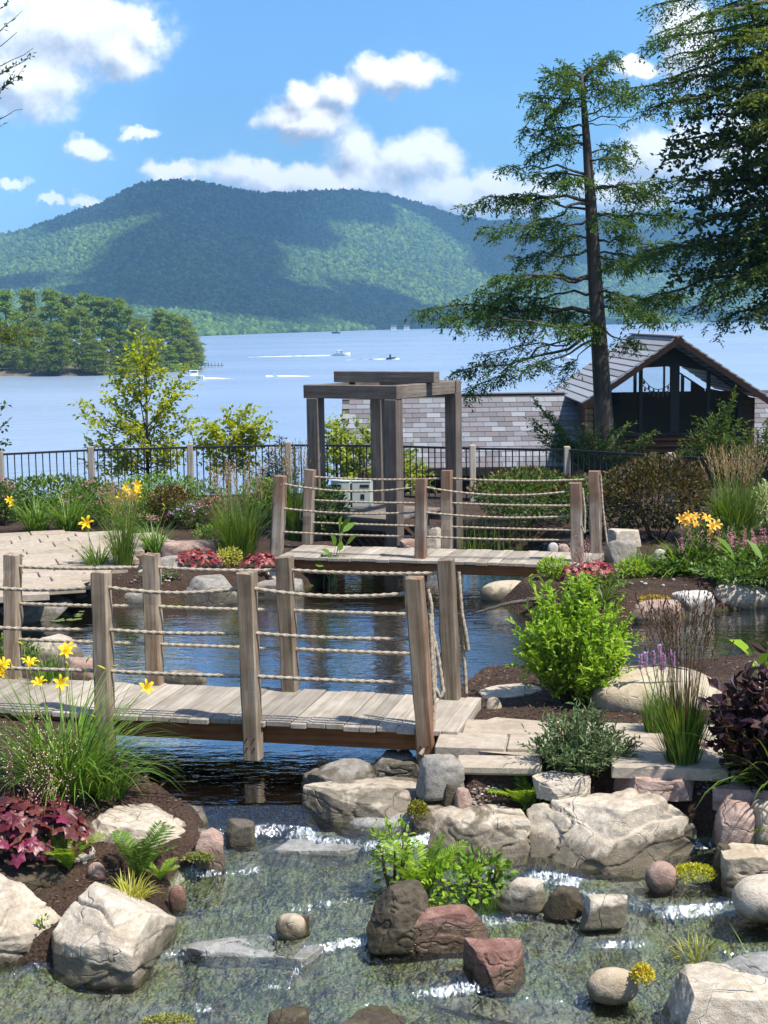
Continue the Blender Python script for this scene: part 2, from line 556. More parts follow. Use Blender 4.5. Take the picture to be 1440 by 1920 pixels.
def hfun(x, y):
    z = -0.09 + 0.035 * fbm(x * .9, y * .9, 0, 3, 1) + 0.012 * fbm(x * 6, y * 6, 0, 2, 2)
    bank = S(x, y) + 0.12 + 0.03 * fbm(x * 3, y * 3, 0, 2, 3)
    left = 1 - sstep(x, -0.6, 0.2)
    z = np.where(y < 12, np.minimum(z, bank + (z - bank) * np.maximum(sstep(y, 10.9, 11.7), (1 - left) * sstep(y, 10.2, 10.6))), z)
    z = z - np.maximum(0, y - 29.6) * 0.27
    p = sdf(POND, x, y)
    z = np.minimum(z, -0.40 + np.clip(p * 1.1, -0.5, 3.0) + 0.02 * fbm(x * 7, y * 7, 0, 2, 4))
    s = sdf(STREAM, x, y)
    bed = S(x, y) - 0.03 + 0.028 * fbm(x * 3.2, y * 3.2, 0, 4, 8)
    z = np.where(y < 12.2, np.minimum(z, bed + np.clip(s * 1.6, -0.02, 3.0) + np.clip(s, -.3, 0) * .1), z)
    return z


GZ = hfun(GX, GY)


def hat(x, y):
    i = int(np.clip(np.searchsorted(XS, x) - 1, 0, len(XS) - 2))
    j = int(np.clip(np.searchsorted(YS, y) - 1, 0, len(YS) - 2))
    u = (x - XS[i]) / (XS[i + 1] - XS[i]); v = (y - YS[j]) / (YS[j + 1] - YS[j])
    return float((GZ[j, i] * (1 - u) + GZ[j, i + 1] * u) * (1 - v) + (GZ[j + 1, i] * (1 - u) + GZ[j + 1, i + 1] * u) * v)


def G(px, py):
    """where the pixel's line of sight meets the ground"""
    r = ray(px, py)
    t = 6.0
    c = Vector((0, 0, CZ))
    while t < 90:
        p = c + r * t
        if p.z < hat(p.x, p.y):
            for _ in range(12):
                t -= 0.004
                q = c + r * t
                if q.z > hat(q.x, q.y):
                    break
            return c + r * t
        t += 0.05
    return c + r * 30


m, n = newmat('ground_soil')
pos = n('ShaderNodeNewGeometry').outputs['Position']
a = n.noise(pos, 2.0, 4, .6)
b = n('ShaderNodeTexVoronoi', {'Vector': pos, 'Scale': 38.0, 'Randomness': 1.0}).outputs
c_ = n.noise(pos, 55.0, 4, .7)
mul = n.ramp(n.math('ADD', n.math('MULTIPLY', c_, .6), n.math('MULTIPLY', a, .4)), [(.32, (.018, .011, .008)), (.5, (.055, .033, .022)), (.68, (.11, .07, .048))])
sz = n('ShaderNodeSeparateXYZ', {0: pos})
bedc = n.ramp(n.math('ADD', n.math('MULTIPLY', n.noise(pos, 4.5, 5, .65, .5), .6), n.math('MULTIPLY', n.noise(pos, 30., 3, .6), .4)),
              [(.30, (.03, .025, .012)), (.39, (.14, .105, .05)), (.46, (.30, .29, .25)), (.52, (.13, .17, .045)), (.58, (.34, .33, .28)), (.66, (.16, .14, .09)), (.74, (.46, .46, .42))])
deep = n.mix(n.noise(pos, 2.6, 4, .6), (.012, .014, .006), (.085, .085, .022))
wl_ = n.math('MINIMUM', -0.4, n.math('ADD', -0.4, n.math('MULTIPLY', n.math('SUBTRACT', sz.outputs[1], 11.3), 0.21)))
under = n.math('SUBTRACT', 1.0, n.step(n.math('SUBTRACT', sz.outputs[2], wl_), 0.0, 0.05))
isst = n.math('SUBTRACT', 1.0, n.step(sz.outputs[1], 10.25, 11.15))
c1 = n.mix(under, mul, n.mix(isst, deep, bedc))
far = n.step(sz.outputs[1], 29.5, 31)
c1 = n.mix(far, c1, n.ramp(a, [(.3, (.02, .035, .01)), (.7, (.05, .075, .02))]))
out(n, n('ShaderNodeBsdfPrincipled', {'Base Color': c1, 'Roughness': .9, 'Specular IOR Level': .2, 'Normal': bump(n, n.math('ADD', c_, b[0]), .9, .03)}))
SOIL = m
mm = M()
nx, ny = len(XS), len(YS)
ii = (np.arange(ny - 1)[:, None] * nx + np.arange(nx - 1)[None, :])
mm.add(np.stack([GX, GY, GZ], -1), f4=np.stack([ii, ii + 1, ii + nx + 1, ii + nx], -1).reshape(-1, 4))
ob('ground', mm.mesh('ground', SOIL, True), kind='structure', label='dark brown mulch and stream bed')

# ------------------------------------------------------------------ water
def watermat(name, tint, scale, strength, aniso=(1, 1, 1), foam=False, rough=.03, fres=1.33, dist=.03, gl=(1, 1, 1), add=.02):
    m, n = newmat(name)
    pos = n('ShaderNodeNewGeometry').outputs['Position']
    v = n.vmath('MULTIPLY', pos, aniso)
    w = n.math('ADD', n.math('MULTIPLY', n.noise(v, scale, 3, .55, .6), .65), n.math('MULTIPLY', n.noise(v, scale * 3.1, 3, .6, .3), .35))
    nb = bump(n, w, strength, dist)
    fr = n('ShaderNodeFresnel', {'IOR': fres, 'Normal': nb}).outputs[0]
    fr = n.math('ADD', fr, add, clamp=True)
    gs = n('ShaderNodeBsdfGlossy', {'Color': (*gl, 1), 'Roughness': rough, 'Normal': nb})
    tr = n('ShaderNodeBsdfTransparent', {'Color': (*tint, 1)})
    sh = n('ShaderNodeMixShader', {0: fr, 1: tr.outputs[0], 2: gs.outputs[0]})
    if foam:
        nz = n('ShaderNodeSeparateXYZ', {0: n('ShaderNodeNewGeometry').outputs['Normal']}).outputs[2]
        fm = n.noise(n.vmath('MULTIPLY', pos, (1.6, .5, 1)), 13.0, 7, .72, 1.6)
        fm2 = n.noise(pos, 2.2, 3, .6)
        steep = n.math('SUBTRACT', 1.0, n.step(nz, .80, .985))
        fac = n.math('MULTIPLY', n.step(n.math('ADD', fm, n.math('ADD', n.math('MULTIPLY', steep, .26), n.math('MULTIPLY', n.math('SUBTRACT', fm2, .5), .35))), .70, .90), .8)
        wh = n('ShaderNodeBsdfPrincipled', {'Base Color': (.66, .70, .74, 1), 'Roughness': .35, 'Normal': nb})
        sh = n('ShaderNodeMixShader', {0: fac, 1: sh.outputs[0], 2: wh.outputs[0]})
    out(n, sh)
    return m


POND_M = watermat('pond_water', (.50, .47, .30), 2.6, .5, (.6, 1.5, 1), dist=.035, fres=1.9, add=.22, rough=.012)
STREAM_M = watermat('stream_water', (.88, .95, .84), 4.2, .9, (1.35, .85, 1), foam=True, rough=.045, dist=.065, fres=1.55, add=.09)
xs, ys = lin(-14, 14.1, 1.0), lin(11.3, 24.6, .5)
gx, gy = np.meshgrid(xs, ys)
ii = (np.arange(len(ys) - 1)[:, None] * len(xs) + np.arange(len(xs) - 1)[None, :])
ob('pond', M().add(np.stack([gx, gy, gx * 0 - .4], -1), f4=np.stack([ii, ii + 1, ii + len(xs) + 1, ii + len(xs)], -1).reshape(-1, 4)).mesh('pond', POND_M), kind='structure', label='dark rippled pond water')
xs, ys = lin(-6, 6, .035), lin(6.5, 11.34, .035)
gx, gy = np.meshgrid(xs, ys)
sz_ = S(gx, gy)
for _ in range(2):
    sz_[1:-1, 1:-1] = (sz_[1:-1, 1:-1] * 2 + sz_[:-2, 1:-1] + sz_[2:, 1:-1] + sz_[1:-1, :-2] + sz_[1:-1, 2:]) / 6
sz_ = sz_ + 0.007 * fbm(gx * 11, gy * 5, 0, 3, 21)
sz_ = np.where(gy > 11.2, -.4 - .006 * sstep(gy, 11.2, 11.3), sz_)
keep = sdf(STREAM, gx, gy) < 0.35
keep |= sdf(POND, gx, gy) < .3
ii = (np.arange(len(ys) - 1)[:, None] * len(xs) + np.arange(len(xs) - 1)[None, :])
kf = keep[:-1, :-1].ravel()
q = np.stack([ii, ii + 1, ii + len(xs) + 1, ii + len(xs)], -1).reshape(-1, 4)[kf]
ob('stream', M().add(np.stack([gx, gy, sz_], -1), f4=q).mesh('stream', STREAM_M, True), kind='structure', label='shallow stream tumbling over stone')

m, n = newmat('lake_water')
pos = n('ShaderNodeNewGeometry').outputs['Position']
v = n.vmath('MULTIPLY', pos, (.35, 1.0, 1))
w = n.math('ADD', n.math('MULTIPLY', n.noise(v, .55, 4, .6), .6), n.math('MULTIPLY', n.noise(n.vmath('MULTIPLY', pos, (.02, .06, 1)), 1.0, 3, .6), .8))
nb = bump(n, w, .9, .55)
patch = n.noise(n.vmath('MULTIPLY', pos, (.004, .016, 1)), 1.0, 4, .6)
body = n.mix(patch, (.19, .26, .37), (.25, .325, .43))
out(n, n('ShaderNodeBsdfPrincipled', {'Base Color': body, 'Roughness': n.math('ADD', .16, n.math('MULTIPLY', patch, .16)), 'Specular IOR Level': .5, 'IOR': 1.33, 'Normal': nb}))
LAKE_M = m
mm = M()
mm.add([(-9000, 48, LAKE), (9000, 48, LAKE), (9000, 12000, LAKE), (-9000, 12000, LAKE)], f4=[(0, 1, 2, 3)])
ob('lake', mm.mesh('lake', LAKE_M), kind='structure', label='wide blue lake with small ripples')

# ------------------------------------------------------------------ mountain across the lake
RX = [-700, -300, 0, 60, 130, 200, 270, 300, 350, 400, 450, 500, 560, 620, 680, 740, 800, 860, 920, 1000, 1140, 1340, 1440, 1700, 2200]
RY = [500, 480, 435, 424, 401, 379, 346, 337, 334, 338, 350, 358, 358, 356, 355, 364, 380, 400, 410, 408, 398, 386, 396, 430, 470]
SX = [-700, -300, 370, 620, 800, 1100, 1440, 2200]
SD = [1050, 1100, 1350, 1750, 2100, 2450, 2900, 3300]


def mtn(px, t):
    """world position on the mountain: column px, t = 0 at the shore, 1 on the ridge, up to 1.5 behind"""
    px = np.asarray(px, float); t = np.asarray(t, float)
    ds = np.interp(px, SX, SD)
    dr = ds + 1500
    ry = np.interp(px, RX, RY)
    hy = 600 - (px - 720) * math.tan(ROLL)
    zr = 3.2 + (hy - ry) / F * dr - 9
    Y = ds + t * (dr - ds)
    X = (px - 720 + 5) / F * np.interp(t, [0, 1, 2], [0, 0, 0]) + (px - 720) / F * Y
    tt = np.clip(t, 0, 1)
    prof = tt * (.62 + .38 * tt) + .06 * np.sin(tt * 9 + px * .004) * tt * (1 - tt) * 2
    z = LAKE - 2 + (zr - LAKE + 2) * prof
    env = np.clip(tt * 4, 0, 1) * np.clip((1.02 - tt) * 5, 0, 1)
    z = z + env * (26 * fbm(X / 420, Y / 420, 0, 4, 31) - 34 * np.abs(fbm(X / 300 + 7, Y / 700, 0, 3, 37)))
    z = z - np.maximum(0, t - 1) * 380 * (1 + np.maximum(0, t - 1))
    return X, Y, np.maximum(z, LAKE - 8)


pxs = np.linspace(-700, 2200, 300)
ts = np.concatenate([np.linspace(-.01, 1, 90), np.linspace(1.03, 1.7, 12)])
A, B = np.meshgrid(pxs, ts)
X, Y, Z = mtn(A, B)
ii = (np.arange(len(ts) - 1)[:, None] * len(pxs) + np.arange(len(pxs) - 1)[None, :])
m, n = newmat('mountain_floor')
out(n, n('ShaderNodeBsdfPrincipled', {'Base Color': (.03, .05, .018, 1), 'Roughness': .9}))
ob('mountain', M().add(np.stack([X, Y, Z], -1), f4=np.stack([ii, ii + 1, ii + len(pxs) + 1, ii + len(pxs)], -1).reshape(-1, 4)).mesh('mountain', m, True),
   kind='structure', label='long forested mountain across the lake')

# its forest: tree crowns, one mass
rng = np.random.default_rng(4)
bmi = bmesh.new()
bmesh.ops.create_icosphere(bmi, subdivisions=1, radius=1)
ICO_V = np.array([v.co[:] for v in bmi.verts]); ICO_F = np.array([[v.index for v in f.verts] for f in bmi.faces])
bmi.free()
NC = 62000
cpx = rng.uniform(-60, 1500, NC)
tg = np.linspace(0.0, 1.0, 60)
cols = np.linspace(-60, 1500, 40)
TT = np.zeros(NC)
u = rng.random(NC)
for k in range(39):
    mid = (cols[k] + cols[k + 1]) / 2
    x_, y_, z_ = mtn(np.full(60, mid), tg)
    ang = (z_ - 3.2) / y_
    ang = np.maximum.accumulate(ang + np.arange(60) * 2e-5)
    sel = (cpx >= cols[k]) & (cpx < cols[k + 1])
    TT[sel] = np.interp(ang[0] + u[sel] * (ang[-1] - ang[0]), ang, tg)
X, Y, Z = mtn(cpx, TT)
rad = rng.uniform(2.2, 5.4, NC) * (Y / 3200) ** .6
rad *= np.where(TT < .03, 1.25, 1) * np.where(TT > .94, .62, 1)
hz = rng.uniform(.75, 1.5, NC)
V = ICO_V[None] * rad[:, None, None]
V = V * (1 + .28 * rng.standard_normal((NC, len(ICO_V), 1)).clip(-1.5, 1.5) * .6)
V[:, :, 2] *= hz[:, None]
V = V + np.stack([X, Y, Z + rad * .5], -1)[:, None, :]
FF = ICO_F[None] + (np.arange(NC) * len(ICO_V))[:, None, None]
m, n = newmat('far_forest')
rnd = n('ShaderNodeNewGeometry').outputs['Random Per Island']
c = n.ramp(rnd, [(0, (.016, .042, .014)), (.45, (.036, .078, .02)), (.8, (.065, .12, .028)), (1, (.10, .16, .035))])
pt = n.noise(n('ShaderNodeNewGeometry').outputs['Position'], .0065, 5, .65)
c = n.mix(n.step(pt, .42, .62), c, n.mix(1.0, c, (1.45, 1.3, .85), 'MULTIPLY'))
out(n, n('ShaderNodeBsdfPrincipled', {'Base Color': c, 'Roughness': .85, 'Specular IOR Level': .15}))
ob('mountain_forest', M().add(V.reshape(-1, 3), f3=FF.reshape(-1, 3)).mesh('mountain_forest', m, True), kind='stuff', label='dense green forest covering the mountain across the lake', cat='forest')

# unseen clouds, placed high above the mountain so their shadows fall on its slopes
m, n = newmat('shading_cloud')
out(n, n('ShaderNodeMixShader', {0: .35, 1: n('ShaderNodeBsdfDiffuse', {'Color': (.9, .9, .9, 1)}).outputs[0], 2: n('ShaderNodeBsdfTranslucent', {'Color': (.9, .9, .9, 1)}).outputs[0]}))
CLOUD_M = m
bmi = bmesh.new()
bmesh.ops.create_icosphere(bmi, subdivisions=4, radius=1)
I4V = np.array([v.co[:] for v in bmi.verts]); I4F = np.array([[v.index for v in f.verts] for f in bmi.faces])
bmi.free()
# (px, t on the mountain, half-length px, half-depth m)
SHADE = [(390, .95, 260, 380), (395, .60, 150, 420), (440, .28, 210, 260), (620, .22, 260, 210), (820, .18, 220, 190), (590, .98, 190, 220), (740, 1.02, 190, 190), (910, .9, 170, 280), (985, .6, 110, 300), (1150, .75, 180, 300), (1360, .8, 160, 300),
         (40, .55, 60, 80), (130, .1, 150, 70), (1000, .12, 200, 90), (1300, .1, 200, 90), (240, 1.0, 100, 110), (200, .42, 60, 60)]
for k, (px_, t_, hw, hd) in enumerate(SHADE):
    x_, y_, z_ = (float(v) for v in mtn(px_, t_))
    p = Vector((x_, y_, z_)) + SUNV * ((1500 - z_) / SUNV.z)
    hwm = hw / F * y_
    v = I4V.copy()
    d = 1 + .42 * fbm(v[:, 0] * 1.7 + k * 9, v[:, 1] * 1.7, v[:, 2] * 1.7, 4, 60 + k)
    v *= d[:, None]
    v *= np.array([hwm, hd, 90])
    v[:, 2] = np.where(v[:, 2] < -20, -20 + (v[:, 2] + 20) * .15, v[:, 2])
    ob('cloud', M().add(v, f3=I4F).mesh('cloud', CLOUD_M, True), kind='structure', label='unseen cloud placed above the mountain to shade its slopes', group='unseen clouds above the mountain', loc=p)

# haze over the lake and mountain
m, n = newmat('haze_air')
vol = n('ShaderNodeVolumePrincipled', {'Color': (.30, .62, 1.0, 1), 'Density': 1.85e-4, 'Anisotropy': 0.0})
out(n, None, vol)
ob('haze', boxm(M(), -8800, 8800, -300, 6600, -40, 420).mesh('haze', m), kind='stuff', label='thin blue summer haze over the lake', cat='haze')
# ------------------------------------------------------------------ rope
m, n = newmat('rope_fibre')
tcn = n('ShaderNodeTexCoord').outputs['Object']
c = n.ramp(n.noise(tcn, 60., 3, .6), [(.3, (.19, .15, .105)), (.55, (.35, .295, .22)), (.75, (.48, .42, .33))])
out(n, n('ShaderNodeBsdfPrincipled', {'Base Color': c, 'Roughness': .9, 'Specular IOR Level': .15}))
ROPE = m


def rope(pts, r, pitch=.075, step=.011):
    """three-strand twisted rope swept along a polyline"""
    pts = np.asarray(pts, float)
    seg = np.linalg.norm(np.diff(pts, axis=0), axis=1)
    s = np.concatenate([[0], np.cumsum(seg)])
    k = max(4, int(s[-1] / step))
    u = np.linspace(0, s[-1], k)
    c = np.stack([np.interp(u, s, pts[:, i]) for i in range(3)], 1)
    t = nrm(np.gradient(c, axis=0))
    ref = np.array([0, 0, 1.0]) if abs(t[:, 2]).mean() < .7 else np.array([.2, 1.0, 0])
    a = nrm(np.cross(t, ref)); b = np.cross(t, a)
    nn = 9
    ph = np.arange(nn) / nn * 2 * math.pi
    tw = u / pitch * 2 * math.pi / 3
    rr = r * (1 + .22 * np.cos(3 * (ph[None] - tw[:, None])))
    v = c[:, None] + rr[..., None] * (np.cos(ph)[None, :, None] * a[:, None] + np.sin(ph)[None, :, None] * b[:, None])
    i = np.arange(k - 1)[:, None] * nn; j = np.arange(nn)[None]; j2 = (j + 1) % nn
    return M().add(v.reshape(-1, 3), f4=np.stack([i + j, i + j2, i + nn + j2, i + nn + j], -1).reshape(-1, 4)).mesh('rope', ROPE, True)


def sagline(pa, pb, sag, k=14):
    pa, pb = np.array(pa), np.array(pb)
    t = np.linspace(0, 1, k)[:, None]
    p = pa + (pb - pa) * t
    p[:, 2] -= (4 * t * (1 - t))[:, 0] * sag
    return p


def postmesh(w, h, seed, mat, below=0.0):
    """square worn post, rough top, base at z = -below"""
    k = 9
    zs = np.linspace(-below, h, k)
    v = []
    c = w * .5
    e = w * .09
    ring = [(-c + e, -c), (c - e, -c), (c, -c + e), (c, c - e), (c - e, c), (-c + e, c), (-c, c - e), (-c, -c + e)]
    r = np.random.default_rng(seed)
    for i, z in enumerate(zs):
        for q in ring:
            d = 1 + .05 * r.standard_normal() * (1 if i else 0)
            v.append((q[0] * d, q[1] * d, z + (r.uniform(-.012, .006) if i == k - 1 else 0)))
    f4 = [(i * 8 + j, i * 8 + (j + 1) % 8, i * 8 + 8 + (j + 1) % 8, i * 8 + 8 + j) for i in range(k - 1) for j in range(8)]
    v.append((0, 0, h + .004))
    v.append((0, 0, -below))
    f3 = [(k * 8, (k - 1) * 8 + j, (k - 1) * 8 + (j + 1) % 8) for j in range(8)] + [(k * 8 + 1, (j + 1) % 8, j) for j in range(8)]
    return M().add(v, f3=f3, f4=f4).mesh('post', mat)


def footbridge(label, O, ang, length, width, posts_f, posts_b, pw, pmat, rope_r, rope_h, sags, plank_w, seed, fasc, hang):
    root = ob('footbridge', None, label=label, cat='bridge', loc=O, rz=0)
    root.rotation_euler = (0, 0, -ang)
    Mi = Matrix.Translation(O) @ Matrix.Rotation(-ang, 4, 'Z')
    inv = Mi.inverted()
    r = random.Random(seed)
    # local frame: x runs along the bridge to the right (0 = right end, negative to the left), y across, away from the viewer
    x = 0.0
    pms = {}
    while x > -length:
        w = plank_w * r.choice([.75, .85, 1, 1, 1.1, 1.35])
        key = round(w, 3)
        if key not in pms:
            pms[key] = bevbox('plank', -w + .003, -.003, 0, width, -.042, 0, WOOD_DECK, .004)
        p = ob('plank', pms[key], root)
        p.location = (x, r.choice([0, 0, -.012, .01, -.03, .015]) - .03, r.uniform(-.004, .003))
        p.rotation_euler = (r.uniform(-.004, .004), r.uniform(-.01, .01), 0)
        x -= w
    for y0, nm in ((0.02, 'fascia_beam'), (width - .10, 'fascia_beam')):
        ob(nm, bevbox(nm, -length, -.04, y0, y0 + .05, -.042 - fasc, -.045, WOOD_BEAM, .004), root)
    ob('end_board', bevbox('end_board', -.036, -.006, .0, width - .05, -.20, -.046, WOOD_DECK, .004), root)
    ob('joist', bevbox('joist', -length, -.05, width * .45, width * .45 + .05, -.042 - fasc + .01, -.045, WOOD_BEAM, .004), root)
    rows = []
    for side, posts in (('f', posts_f), ('b', posts_b)):
        hs = []
        for i, (bp, tp) in enumerate(posts):
            lb, lt = inv @ bp, inv @ tp
            d = lt - lb
            me = postmesh(pw, d.length, seed * 31 + i + (50 if side == 'b' else 0), pmat, below=.30 if side == 'f' else .02)
            o = ob('post', me, root)
            o.location = lb
            o.rotation_mode = 'QUATERNION'
            o.rotation_quaternion = Vector((0, 0, 1)).rotation_difference(d)
            for bz in ((-.2, -.12) if side == 'f' else ()):
                for bx in (-.03, .03):
                    if i < 3 and fasc > .1:
                        bo = ob('bolt', BOLT, o)
                        bo.location = (bx, -pw * .51, bz)
            hs.append((lb, d))
        rows.append(hs)
    for hs, side in zip(rows, 'fb'):
        for hh, sg in zip(rope_h, sags):
            path = []
            for i in range(len(hs) - 1):
                a = hs[i][0] + hs[i][1] * hh
                b = hs[i + 1][0] + hs[i + 1][1] * hh
                path.append(sagline(a, b, sg * (1 if side == 'f' else .35)))
            ob('rope', rope(np.concatenate(path), rope_r), root)
    for pts, wall in hang:
        ob('rope_end', rope([inv @ Vector(p) for p in pts], rope_r), root)
    return root, Mi


bm = bmesh.new()
bmesh.ops.create_cone(bm, cap_ends=True, segments=8, radius1=.008, radius2=.006, depth=.012)
bmesh.ops.rotate(bm, verts=bm.verts, cent=(0, 0, 0), matrix=Matrix.Rotation(R(90), 3, 'X'))
BOLT = bpy.data.meshes.new('bolt'); bm.to_mesh(BOLT); bm.free(); BOLT.materials.append(plain('bolt_iron', (.03, .025, .02), .5, .6))


def pp(bx, by, tx, ty, z=0):
    b = P(bx, by, z)
    t = D(tx, ty, b.y)
    return (b, t)


NA = R(13.2)
nf = [pp(797, 1368, 777, 1082), pp(473, 1354, 462, 1073), pp(197, 1340, 189, 1072), pp(-110, 1328, -116, 1062)]
nb_ = [pp(848, 1308, 836, 1048), pp(545, 1294, 533, 1043), pp(291, 1283, 283, 1038), pp(24, 1270, 24, 1038)]
# the loose rope ends hanging from the right-hand posts
q = D(806, 1105, 11.9)
h1 = [D(802, 1105, 12.0), D(808, 1130, 11.98), D(812, 1200, 11.97), D(816, 1290, 11.97), D(826, 1309, 11.97), D(831, 1295, 11.98), D(822, 1235, 11.98), D(812, 1190, 11.98)]
h2 = [D(806, 1150, 11.93), D(810, 1250, 11.92), D(815, 1320, 11.9), D(812, 1370, 11.86), D(800, 1395, 11.82), D(788, 1415, 11.78)]
h3 = [D(860, 1072, 12.95), D(862, 1100, 12.94), D(866, 1150, 12.94), D(873, 1185, 12.94), D(878, 1220, 12.95), D(870, 1215, 12.96), D(866, 1160, 12.96)]
h4 = [D(862, 1150, 12.98), D(868, 1220, 12.97), D(872, 1260, 12.97), D(874, 1300, 12.97)]
near_bridge, NM = footbridge('nearer weathered timber footbridge with rope rails crossing the stream', P(861, 1368, 0), NA, 4.7, 1.12, nf, nb_, .135, WOOD_POST, .0152,
                             (.9, .60, .31), (.05, .02, .008), .155, 3, .15, [(h1, 0), (h2, 0), (h3, 0), (h4, 0)])
FA = R(15.6)
ff = [pp(1083, 1052, 1079, 905), pp(789, 1046, 790, 897), pp(519, 1035, 527, 892)]
fb = [pp(1118, 1036, 1114, 883), pp(838, 1026, 838, 882), pp(577, 1016, 582, 880)]
g1 = [D(1092, 915, 20.0), D(1097, 960, 19.98), D(1096, 1000, 19.97), D(1090, 985, 19.97)]
g2 = [D(1126, 890, 20.9), D(1130, 950, 20.9), D(1136, 1000, 20.88), D(1141, 1034, 20.85)]
g3 = [D(514, 905, 21.6), D(511, 960, 21.6), D(508, 1030, 21.6)]
g4 = [D(571, 940, 22.4), D(564, 960, 22.4), D(563, 972, 22.4), D(567, 975, 22.4), D(571, 962, 22.4)]
far_bridge, FM = footbridge('farther timber footbridge with sagging ropes in front of the grey pergola', Vector((2.72, 19.86, 0)), FA, 4.3, 1.12, ff, fb, .15, WOOD_POST_FAR, .0138,
                            (.9, .58, .27), (.09, .05, .015), .19, 8, .14, [(g1, 0), (g2, 0), (g3, 0), (g4, 0)])

# ------------------------------------------------------------------ pergola with equipment deck
PC = Vector((.16, 22.6, 0)); PU = Vector((.91, 1.6, 0)); PL = Vector((-1.17, .70, 0))
pa = math.atan2(PL.y, PL.x) + math.pi          # direction of the front beam, pointing right
perg = ob('pergola', None, label='grey weathered timber pergola frame behind the farther footbridge', cat='pergola', loc=PC, rz=pa)
lu, ll = PU.length, PL.length                  # local: x = right along the front beam (posts at -ll and 0), y = back (0, lu)
for (x, y) in ((0, 0), (-ll, 0), (-ll, lu), (0, lu)):
    o = ob('post', bevbox('post', -.1, .1, -.1, .1, -.45, 2.05, WOOD_GREY, .008), perg)
    o.location = (x, y, 0)
for (x0, x1, y, z) in ((-ll - .16, .11, 0, 2.05), (-ll - .1, .1, lu, 2.05)):
    o = ob('beam', bevbox('beam', x0, x1, -.085, .085, 0, .2, WOOD_GREY_X, .008), perg)
    o.location = (0, y, z)
for x in (0, -ll):
    o = ob('beam', bevbox('beam', 0, lu - .18, -.085, .085, 0, .197, WOOD_GREY_X, .008), perg)
    o.location = (x, .09, 2.05)
    o.rotation_euler = (0, 0, R(90))
o = ob('top_beam', bevbox('top_beam', -ll - .2, .22, -.09, .09, 0, .17, WOOD_GREY_X, .008), perg)
o.location = (0, lu * .5, 2.252)
for k in range(9):
    w = (lu - .24) / 9
    o = ob('deck_board', bevbox('deck_board', -ll - .3, -.12, 0, w - .006, -.04, 0, WOOD_GREY_X, .003), perg)
    o.location = (0, .12 + k * w, .26)
for y in (.13, lu - .17):
    o = ob('skirt_board', bevbox('skirt_board', -ll - .28, -.13, 0, .04, -.19, -.045, WOOD_GREY_X, .003), perg)
    o.location = (0, y, .26)
for y in (.3, lu - .4):
    for x in (-ll + .2, -.3):
        o = ob('deck_leg', bevbox('deck_leg', -.05, .05, -.05, .05, -.5, .21, WOOD_GREY, .004), perg)
        o.location = (x, y, 0)
CABW = plain('cabinet_shell', (.42, .45, .40), .5)
CABB = plain('cabinet_black', (.015, .015, .015), .5)
for k, (px_, lab) in enumerate(((641, 'left of two pale grey equipment cabinets on the pergola deck'), (680, 'right of two pale grey equipment cabinets on the pergola deck'))):
    b_ = P(px_, 951, .262)
    c = ob('equipment_cabinet', None, label=lab, cat='cabinet', group='equipment cabinets', loc=b_ + Vector((0, .12, 0)), rz=pa * 0 + R(-8))
    ob('housing', bevbox('housing', -.15, .15, -.13, .13, 0, .40, CABW, .012, 2), c)
    ob('lid', bevbox('lid', -.157, .157, -.137, .137, .402, .425, CABW, .008), c)
    ob('vent', bevbox('vent', -.02 if k else -.13, .125 if k else .01, -.136, -.131, .315, .36, CABB, .001), c)
    ob('latch', bevbox('latch', -.01, .05, -.137, -.131, .13, .21, CABB, .001), c)

# ------------------------------------------------------------------ fence
FPX = [(-170, 862), (0, 850), (170, 842), (356, 837), (540, 833), (712, 834), (886, 839), (1063, 842), (1258, 854), (1450, 864)]
ftop = .88
fence = ob('fence', None, label='long black metal picket fence with tan wooden posts above the lake', cat='fence')
fp = [P(x, y, ftop) for x, y in FPX]
picket = M(); tube(picket, [(0, 0, -.95), (0, 0, 0)], .011, 4); picket = picket.mesh('picket', BLACK)
fpost = bevbox('post', -.055, .055, -.055, .055, -1.35, .05, WOOD_FENCE, .012)
for i, p in enumerate(fp):
    ob('post', fpost, fence).location = p + Vector((0, .0, 0))
    if i == len(fp) - 1:
        break
    qn = fp[i + 1]
    dv = qn - p
    ln = dv.length
    az = math.atan2(dv.y, dv.x)
    for z, h in ((0.0, .04), (-.93, .035)):
        o = ob('rail', bevbox('rail', .057, ln - .057, -.02, .02, -h, 0, BLACK, .004), fence)
        o.location = p + Vector((0, 0, z)); o.rotation_euler = (0, 0, az)
    kk = round(ln / .125)
    for j in range(1, kk):
        o = ob('picket', picket, fence)
        o.location = p + dv * (j / kk) - Vector((0, 0, .03))

# ------------------------------------------------------------------ boathouse
def shinglemat(name, cols):
    m, n = newmat(name)
    oi = n('ShaderNodeObjectInfo').outputs['Random']
    tcn = n('ShaderNodeTexCoord').outputs['Object']
    c = n.ramp(oi, cols)
    nd = c.node
    nd.color_ramp.interpolation = 'CONSTANT'
    g_ = n.noise(tcn, 40., 3, .6)
    c = n.mix(.2, c, n.ramp(g_, [(.3, (.08, .075, .08)), (.7, (.30, .30, .32))]))
    out(n, n('ShaderNodeBsdfPrincipled', {'Base Color': c, 'Roughness': .75, 'Specular IOR Level': .3}))
    return m


